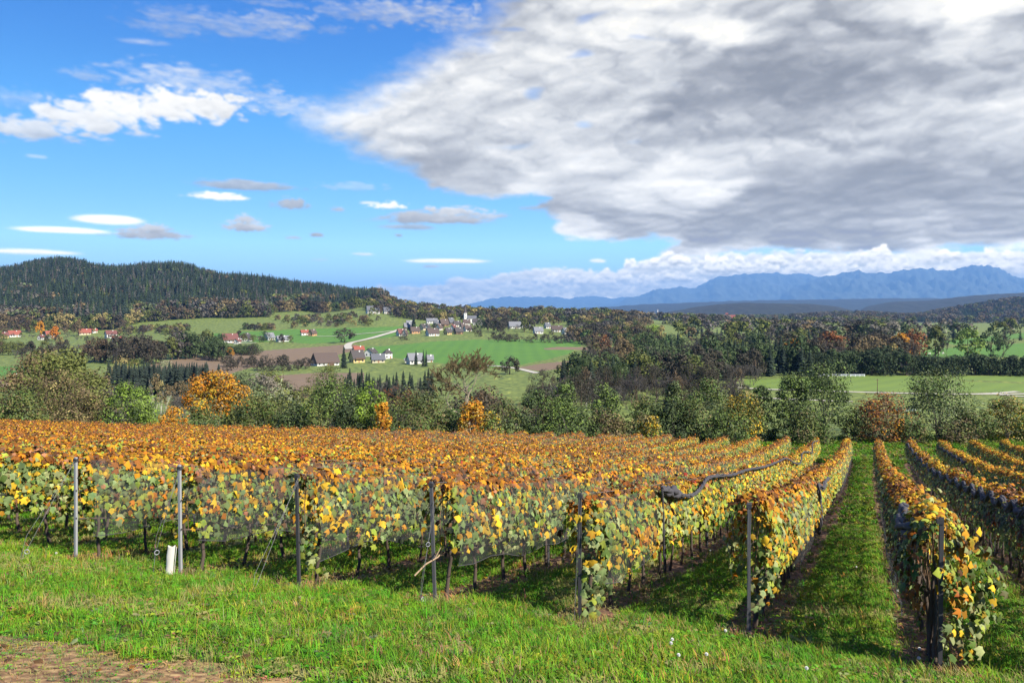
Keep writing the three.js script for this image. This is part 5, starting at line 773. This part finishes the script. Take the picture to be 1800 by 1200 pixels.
// ---------- houses, church, small structures of the valley ----------
const WALLS = { white: [.52, .515, .50], cream: [.50, .44, .30], yellow: [.50, .38, .16], orange: [.46, .25, .13], pink: [.46, .33, .27], grey: [.5, .5, .48], wood: [.13, .08, .05], tan: [.5, .38, .24] };
const ROOFS = { red: [.23, .062, .04], dark: [.05, .042, .042], brown: [.072, .05, .042], grey: [.15, .155, .17], maroon: [.125, .045, .038], slate: [.085, .09, .105] };
const wallMats = {}, roofMats = {}; for (const k in WALLS) wallMats[k] = std({ color: rgb(...WALLS[k]), roughness: .9 }); for (const k in ROOFS) roofMats[k] = std({ color: rgb(...ROOFS[k]), roughness: .8 });
const paneMat = std({ color: rgb(.035, .04, .05), roughness: .15 }), frameMat = std({ color: rgb(.30, .18, .10) }), timberMat = std({ color: rgb(.10, .06, .04) }), plasterTrim = std({ color: rgb(.78, .77, .74) });
const winGeo = new THREE.BoxGeometry(1.1, 1.3, .08), doorGeo = new THREE.BoxGeometry(1.1, 2.1, .1), slat = new THREE.BoxGeometry(1, 1, 1);
const sillGeo = new THREE.BoxGeometry(1.3, .1, .2);
function gableWall(L, D, h, rh) { const s = new THREE.Shape([[-D / 2, -2], [D / 2, -2], [D / 2, h], [0, h + rh], [-D / 2, h]].map((p) => new THREE.Vector2(...p))); return new THREE.ExtrudeGeometry(s, { depth: L, bevelEnabled: false }).translate(0, 0, -L / 2).rotateY(Math.PI / 2); }
function gableRoof(L, D, h, rh, o = .7) { const k = rh / (D / 2), t = .28, s = new THREE.Shape([[-D / 2 - o, h - o * k], [0, h + rh], [D / 2 + o, h - o * k], [D / 2 + o, h - o * k + t], [0, h + rh + t], [-D / 2 - o, h - o * k + t]].map((p) => new THREE.Vector2(...p))); return new THREE.ExtrudeGeometry(s, { depth: L + 2 * o, bevelEnabled: false }).translate(0, .03, -L / 2 - o).rotateY(Math.PI / 2); }
function hipRoof(L, D, h, rh, o = .6) { const l = L / 2 + o, d = D / 2 + o, k = Math.max(.3, L / 2 - D / 2), y = h - .15, P = [[-l, y, d], [l, y, d], [l, y, -d], [-l, y, -d], [-k, h + rh, 0], [k, h + rh, 0]], I = [0, 1, 5, 0, 5, 4, 2, 3, 4, 2, 4, 5, 1, 2, 5, 3, 0, 4, 0, 3, 2, 0, 2, 1]; const g = geom(P.flat(), I).toNonIndexed(); g.computeVertexNormals(); return g; }
function house(px, py, wpx, label, o = {}) {
  const p = onGround(px, py, 300, 5200), Z = -p[2], L = o.L ?? wpx / F * Z / (Math.cos(o.turn ?? 0) + .72 * Math.sin(o.turn ?? 0)) * .98, D = Math.min(o.D ?? 99, L * .78, 11), h = (o.h ?? 4) * .82, rh = (o.rh ?? D * .36) * 1.2, t = thing(o.name ?? 'house', label, o.cat ?? 'house', p, (o.turn ?? 0) - Math.atan2(p[0], Z), o.group);
  const W = mesh('wall', gableWall(L, D, h, o.hip ? .01 : rh), wallMats[o.wall ?? 'white'], t), R = mesh('roof', o.hip ? hipRoof(L, D, h, rh) : gableRoof(L, D, h, rh), roofMats[o.roof ?? 'dark'], t);
  if (o.chimney !== false) { mesh('chimney', new THREE.BoxGeometry(.8, 2.2, .8), plasterTrim, R).position.set(L * .18, h + rh * .75, D * .08); }
  if (o.timber) { const g = new THREE.Shape([[-D / 2, 0], [D / 2, 0], [0, rh]].map((q) => new THREE.Vector2(...q))), m = mesh('gable_boards', new THREE.ExtrudeGeometry(g, { depth: .14, bevelEnabled: false }).rotateY(Math.PI / 2), timberMat, t); m.position.set(L / 2 + .01, h - .3, 0); const m2 = mesh('gable_boards', m.geometry, timberMat, t); m2.position.set(-L / 2 - .16, h - .3, 0); }
  const floors = h > 4 ? 2 : 1, n = Math.max(2, Math.round(L / 3.4));
  for (let f = 0; f < floors; f++) for (let i = 0; i < n; i++) { const x = (i + .5) / n * L - L / 2; if (f === 0 && i === Math.floor(n / 2)) { mesh('door', doorGeo, frameMat, t).position.set(x, 1, D / 2 + .03); continue; } const w = mesh('window', winGeo, paneMat, t); w.position.set(x, 1.5 + f * 2.6, D / 2 + .02); mesh('sill', sillGeo, plasterTrim, w).position.set(0, -.72, .06); }
  for (const sx of [-1, 1]) for (let f = 0; f < floors; f++) for (const z of [-D * .24, D * .24]) { const w = mesh('window', winGeo, paneMat, t); w.rotation.y = Math.PI / 2; w.position.set(sx * (L / 2 + .02), 1.5 + f * 2.6, z); }
  if (o.balcony) { const b = mesh('balcony', new THREE.BoxGeometry(L * .8, 1, 1.2), timberMat, t); b.position.set(0, 3, D / 2 + .62); }
  return t;
}
// barn and farm in the middle
{ const t = house(571, 642, 52, 'big brown roofed barn with dark boarded gable and white base', { L: 16, D: 12, h: 3.2, rh: 5, roof: 'brown', wall: 'white', turn: .42, name: 'barn', cat: 'barn', chimney: false });
  const g = mesh('gable_boards', new THREE.ExtrudeGeometry(new THREE.Shape([[-6, -1], [6, -1], [6, 0], [0, 5.9], [-6, 0]].map((q) => new THREE.Vector2(...q))), { depth: .2, bevelEnabled: false }).rotateY(Math.PI / 2), timberMat, t); g.position.set(-8.22, 2.6, 0); mesh('barn_door', new THREE.BoxGeometry(3.2, 3, .12), timberMat, t).position.set(2.5, 1.1, 6.05); }
house(627, 637, 27, 'yellow farmhouse with steep black brown roof right of the brown barn', { roof: 'dark', wall: 'yellow', turn: .5, h: 4.4, rh: 4.4, balcony: 1 });
house(630, 621, 20, 'house with red roof behind the yellow farmhouse', { roof: 'red', wall: 'cream', turn: .3 });
house(652, 626, 22, 'white gabled house with dark roof behind the yellow farmhouse', { roof: 'dark', wall: 'white', turn: 1.1, D: 9 });
house(664, 637, 24, 'low yellow house with dark roof between farmhouse and white cube house', { roof: 'slate', wall: 'cream', turn: .15, h: 3.2, rh: 3 });
house(681, 630, 17, 'white cube shaped house with dark hip roof', { roof: 'dark', wall: 'white', hip: 1, h: 5.2, D: 7.5, rh: 2.4, turn: .4 });
house(729, 639, 30, 'white house with grey roof near the two slim spruces', { roof: 'grey', wall: 'white', turn: .35, h: 3.8, rh: 3.4 });
house(755, 636, 12, 'small grey roofed annex right of the two slim spruces', { roof: 'grey', wall: 'white', turn: .2, h: 3, rh: 2 });
house(716, 637, 9, 'garage with grey flat roof left of the white house', { roof: 'grey', wall: 'grey', h: 2.4, rh: .7, chimney: false, name: 'garage', cat: 'garage' });
// hamlet above the ploughed field
house(403, 602, 30, 'large house with maroon roof and white base at the left of the hamlet', { roof: 'maroon', wall: 'white', turn: .3, h: 4.2, rh: 5, timber: 1, balcony: 1 });
house(417, 604, 12, 'small white house before the maroon roofed one', { roof: 'maroon', wall: 'white', turn: 1.0, h: 3.6 });
house(432, 600, 22, 'white house with brown balcony and black roof in the hamlet', { roof: 'dark', wall: 'white', turn: 1.15, h: 5, rh: 4, balcony: 1, timber: 1, D: 13 });
house(458, 598, 8, 'little cream house in the middle of the hamlet', { roof: 'brown', wall: 'cream', turn: 1.2, h: 3.4 });
house(473, 598, 19, 'white house with grey roof in the middle of the hamlet', { roof: 'grey', wall: 'white', turn: .7, h: 4.4, rh: 3.8 });
house(496, 600, 22, 'long low house with grey roof at the right of the hamlet', { roof: 'grey', wall: 'white', turn: .25, h: 3, rh: 3 });
house(507, 598, 9, 'small white gabled house at the right end of the hamlet', { roof: 'slate', wall: 'white', turn: 1.2, h: 3.6 });
house(535, 589, 14, 'house with bright red roof on the meadow', { roof: 'red', wall: 'white', turn: .2, h: 4.2, timber: 1 });
house(549, 590, 15, 'orange house with brown roof beside the bright red roofed one', { roof: 'brown', wall: 'orange', turn: .9, h: 4, rh: 3.4 });
// left edge
house(4, 594, 18, 'yellow house with red brown roof at the left edge', { roof: 'maroon', wall: 'yellow', turn: .2 });
house(24, 592, 22, 'white house with red roof second from the left edge', { roof: 'red', wall: 'white', turn: .3 });
house(72, 597, 12, 'white house with dark red roof left of the bright red roofed one', { roof: 'maroon', wall: 'white', turn: .9 });
house(89, 594, 20, 'white house with brilliant red roof under the orange tree', { roof: 'red', wall: 'white', turn: .25, h: 5, rh: 3.6 });
house(148, 588, 20, 'long red roofed house half hidden by trees on the left', { roof: 'red', wall: 'cream', turn: .1, h: 3.4 });
house(165, 585, 10, 'white house with reddish roof above the long red roofed one', { roof: 'red', wall: 'white', turn: .4 });
house(194, 594, 20, 'tall white house with red brown roof right of the wooded houses', { roof: 'maroon', wall: 'white', turn: .3, h: 6.2, rh: 3.2, balcony: 1 });
house(205, 600, 16, 'low house with red roof at the foot of the tall white house', { roof: 'red', wall: 'white', turn: .15, h: 3 });
house(217, 601, 10, 'small red roofed shed right of the low red roofed house', { roof: 'red', wall: 'white', turn: .9, h: 2.6, chimney: false });
// farm on the hill
house(655, 551, 26, 'white farm building with broad grey roof high on the hill', { roof: 'slate', wall: 'white', turn: .3, h: 5, rh: 6.5, D: 14 });
house(680, 551, 14, 'smaller white farmhouse with grey roof right of the broad farm building', { roof: 'slate', wall: 'white', turn: .25, h: 5, rh: 5 });
house(736, 537, 16, 'white house with dark red roof on the skyline above the village', { roof: 'maroon', wall: 'white', turn: .3, h: 4.5 });
// hill village
const V = (px, py, w, label, o) => house(px, py, w, label, { h: 4, rh: 3.6, ...o });
V(705, 590, 17, 'white house with maroon roof at the lower left corner of the village', { roof: 'maroon', turn: .5 }); V(712, 590, 9, 'small white house beside the maroon roofed corner house', { turn: 1.1, roof: 'brown' });
V(729, 586, 18, 'salmon orange house with brown roof at the left of the village', { wall: 'orange', roof: 'brown', turn: .35 }); V(717, 579, 15, 'grey roofed barn behind the salmon orange house', { roof: 'grey', wall: 'wood', turn: .2, rh: 4 }); V(720, 574, 13, 'second grey roofed barn above the salmon orange house', { roof: 'grey', wall: 'wood', turn: .2, rh: 4 });
V(744, 580, 16, 'cream house with dark roof above the white terrace house', { wall: 'cream', turn: .9, D: 11 }); V(752, 580, 10, 'white gabled house touching the cream one', { turn: 1.1 });
V(760, 590, 24, 'white house with wide black brown roof at the lower edge of the village', { turn: .4, rh: 4.2, roof: 'brown' });
V(759, 568, 20, 'long grey roof at the upper left of the village', { roof: 'grey', wall: 'white', turn: .1, rh: 3 }); V(780, 573, 18, 'large brown barn roof in the middle of the village', { roof: 'brown', wall: 'wood', turn: .5, rh: 5, D: 11 }); V(792, 570, 14, 'grey brown barn roof left of the church', { roof: 'slate', wall: 'wood', turn: .8, rh: 5, D: 10 });
V(787, 588, 14, 'yellow house with dark roof at the lower middle of the village', { wall: 'yellow', turn: .8 }); V(803, 574, 14, 'dark roofed farmhouse just under the church', { turn: .3, roof: 'dark' }); V(806, 587, 16, 'dark brown barn right of the yellow village house', { wall: 'wood', roof: 'dark', turn: .4 });
V(822, 582, 15, 'white village house with terrace right of the church foot', { turn: .5, roof: 'brown' }); V(839, 571, 17, 'white house with black roof at the right end of the upper village', { turn: .15, h: 5 }); V(820, 571, 13, 'white house with brown roof in front of the church', { turn: .2, roof: 'brown' }); V(772, 580, 12, 'brown roofed house in the crowded middle of the village', { roof: 'brown', turn: 1 });
V(797, 581, 12, 'white gabled house in the crowded right half of the village', { turn: 1.1, roof: 'maroon' }); V(813, 578, 10, 'small pink house under the church', { wall: 'pink', turn: .7, roof: 'brown' }); V(768, 573, 12, 'white walled house between the long grey roof and the brown barn', { turn: .3, roof: 'slate' });
V(906, 577, 26, 'large grey roofed farm shed right of the brown trees', { roof: 'grey', wall: 'grey', turn: .2, rh: 4.5, D: 13, chimney: false }); V(926, 577, 13, 'white house beside the large grey shed', { turn: .8, roof: 'slate' }); V(946, 586, 18, 'white house with grey roof in the right part of the village', { roof: 'grey', turn: .3 }); V(962, 577, 12, 'white house with slate roof above the right part of the village', { turn: .6, roof: 'slate' });
V(979, 583, 20, 'long white house with brown roof at the right end of the village', { roof: 'brown', turn: .1 }); V(993, 587, 12, 'small white house below the long brown roofed one', { turn: .9, roof: 'slate' }); V(1008, 586, 22, 'low dark shed at the right end of the village', { wall: 'wood', roof: 'dark', turn: .1, h: 2.6, rh: 2.4, chimney: false, name: 'shed', cat: 'shed' });
{ // church
  const p = onGround(820, 567, 300, 3000), Z = -p[2], t = thing('church', 'white village church with pointed dark spire on its tower', 'church', p, .35), s = Z / 1200;
  const tower = mesh('tower', new THREE.BoxGeometry(4, 15, 4), wallMats.white, t); tower.position.set(-2, 6.5, 0); const sp = mesh('spire', new THREE.ConeGeometry(3, 11, 4).rotateY(Math.PI / 4), roofMats.dark, t); sp.position.set(-2, 19.5, 0);
  mesh('cross', mergeGeometries([new THREE.BoxGeometry(.15, 1.6, .15), new THREE.BoxGeometry(.9, .15, .15).translate(0, .25, 0)]), timberMat, sp).position.y = 6.1;
  for (const y of [8, 12]) for (const sz of [0, 1]) { const w = mesh('window', winGeo, paneMat, t); w.position.set(-2 + (sz ? 2.02 : 0), y, sz ? 0 : 2.02); w.rotation.y = sz * Math.PI / 2; }
  const nave = mesh('nave', gableWall(14, 8, 6, 4), wallMats.white, t); nave.position.set(7.6, 0, 0); const nr = mesh('roof', gableRoof(14, 8, 6, 4, .4), roofMats.slate, t); nr.position.set(7.6, 0, 0); for (let i = 0; i < 3; i++) { const w = mesh('window', new THREE.BoxGeometry(.9, 2.4, .1), paneMat, t); w.position.set(4 + i * 3.6, 3.4, 4.02); }
}
// far village on the valley floor
[[1161, 561, 4, 'tiny white church with a thin spire far off on the valley floor', { h: 8, rh: 4, L: 14, D: 9 }], [1181, 560, 10, 'far white house with reddish roof right of the tiny church', { roof: 'red', L: 20, D: 12, h: 7 }], [1192, 563, 9, 'far white house with slate roof beyond the dark woods', { roof: 'slate', L: 24, D: 12, h: 7 }], [1204, 562, 9, 'far pale house at the right of the tiny village', { wall: 'tan', roof: 'slate', L: 24, D: 12, h: 6 }], [1172, 563, 6, 'far low white house below the tiny church', { roof: 'grey', L: 16, D: 10 }], [1283, 564, 14, 'far orange manor with red roof on the valley floor', { wall: 'orange', roof: 'red', L: 34, D: 18, h: 13, rh: 7 }], [1278, 562, 5, 'far pink tower beside the orange manor', { wall: 'pink', roof: 'red', L: 9, D: 9, h: 20, rh: 8 }], [1310, 567, 7, 'far grey hall right of the orange manor', { wall: 'grey', roof: 'grey', L: 30, D: 14, h: 6 }]].forEach(([px, py, w, label, o]) => {
  const t = house(px, py, w, label, o); if (o.h === 8) mesh('spire', mergeGeometries([new THREE.BoxGeometry(5, 26, 5).translate(-9.6, 11, 0), new THREE.ConeGeometry(3.6, 16, 4).rotateY(Math.PI / 4).translate(-9.6, 32, 0)]), wallMats.white, t);
});
{ // telegraph pole and its line, greenhouse sheets and horses on the pale field
  const p = at(1543, 306), t = thing('telegraph_pole', 'thin wooden telegraph pole standing in the pale field', 'pole', p); mesh('pole', tube([V3(0, -.4, 0), V3(0, 6, 0)], [.14, .1], 7), timberMat, t); mesh('crossbar', new THREE.BoxGeometry(1.4, .12, .12), timberMat, t).position.y = 5.6; for (const x of [-.55, .55]) mesh('insulator', new THREE.CylinderGeometry(.05, .06, .16, 6), plasterTrim, t).position.set(x, 5.74, 0);
  const q = at(1480, 392), u = thing('field_fence', 'long low white blue fence at the foot of the dark tree line', 'fence', q, .02); for (let i = -5; i <= 5; i++) mesh('fence_post', new THREE.BoxGeometry(.2, 1.3, .2).translate(i * 2.2, .5, 0), plasterTrim, u); for (const y of [.5, 1]) mesh('rail', new THREE.BoxGeometry(22.4, .22, .1).translate(0, y, .12), std({ color: rgb(.55, .6, .66) }), u);
  const sheet = at(1577, 252), v = thing('plastic_tunnel', 'low white plastic sheeted tunnel glinting behind the rust bush', 'tunnel', sheet, .2); mesh('sheeting', new THREE.CylinderGeometry(1, 1, 15, 10, 6, true, 0, Math.PI).rotateX(Math.PI / 2).rotateZ(Math.PI / 2 - Math.PI / 2).rotateY(Math.PI / 2), std({ color: rgb(.75, .76, .78), roughness: .35, side: THREE.DoubleSide }), v); for (const x of [-7.4, 0, 7.4]) mesh('hoop', new THREE.TorusGeometry(1.02, .04, 5, 12, Math.PI).rotateY(Math.PI / 2), steelMat, v).position.x = x;
  // pale cows: small, far, each one body with head and legs
  const cow = (px, py, label, col, turn) => { const c = onGround(px, py, 150, 900), t2 = thing('cow', label, 'cow', c, turn), m = std({ color: rgb(...col) }); const body = mergeGeometries([new THREE.CapsuleGeometry(.36, 1.2, 4, 8).rotateZ(Math.PI / 2).translate(0, 1.05, 0), tube([V3(.75, 1.15, 0), V3(1.15, .95, 0), V3(1.4, .62, 0)], [.26, .19, .14], 7), ...[[-.6, .2], [-.6, -.2], [.6, .2], [.6, -.2]].map(([x, z]) => tube([V3(x, 1, z), V3(x + .04, .5, z), V3(x, 0, z)], [.16, .09, .08], 6)), tube([V3(-.95, 1.2, 0), V3(-1.05, .7, 0)], [.05, .04], 5)].map((g) => { const n = g.index ? g.toNonIndexed() : g; for (const k of Object.keys(n.attributes)) if (k !== 'position' && k !== 'normal') n.deleteAttribute(k); return n; })); mesh('body', body, m, t2); };
  cow(27, 661, 'white cow grazing on the green field at the left edge', [.75, .73, .68], .4); cow(18, 653, 'dark cow on the green field at the left edge', [.07, .05, .04], 2.2); cow(1634, 623, 'white cow, left one of those on the bright meadow', [.75, .73, .68], .2); cow(1650, 622, 'white cow, second from left on the bright meadow', [.75, .73, .68], 2.8); cow(1658, 622.5, 'white cow, right one on the bright meadow', [.75, .73, .68], .5);
  { const c = at(27, 250), b = thing('bush', 'single small dark bush on the ploughed strip at the left edge', 'bush', [c[0], c[1], c[2]]); const [g, cl] = crown(999, { h0: .1, h1: 2, w: 3.2, K: 20, N: 500, size: .22, table: MIX.darkgreen, shape: 'bush' }); mesh('crown', g, crownMat, b); mesh('trunk', limbs(5, cl, V3(), 5, .04), trunkMats.brown, b); }
}
renderer.render(scene, camera);
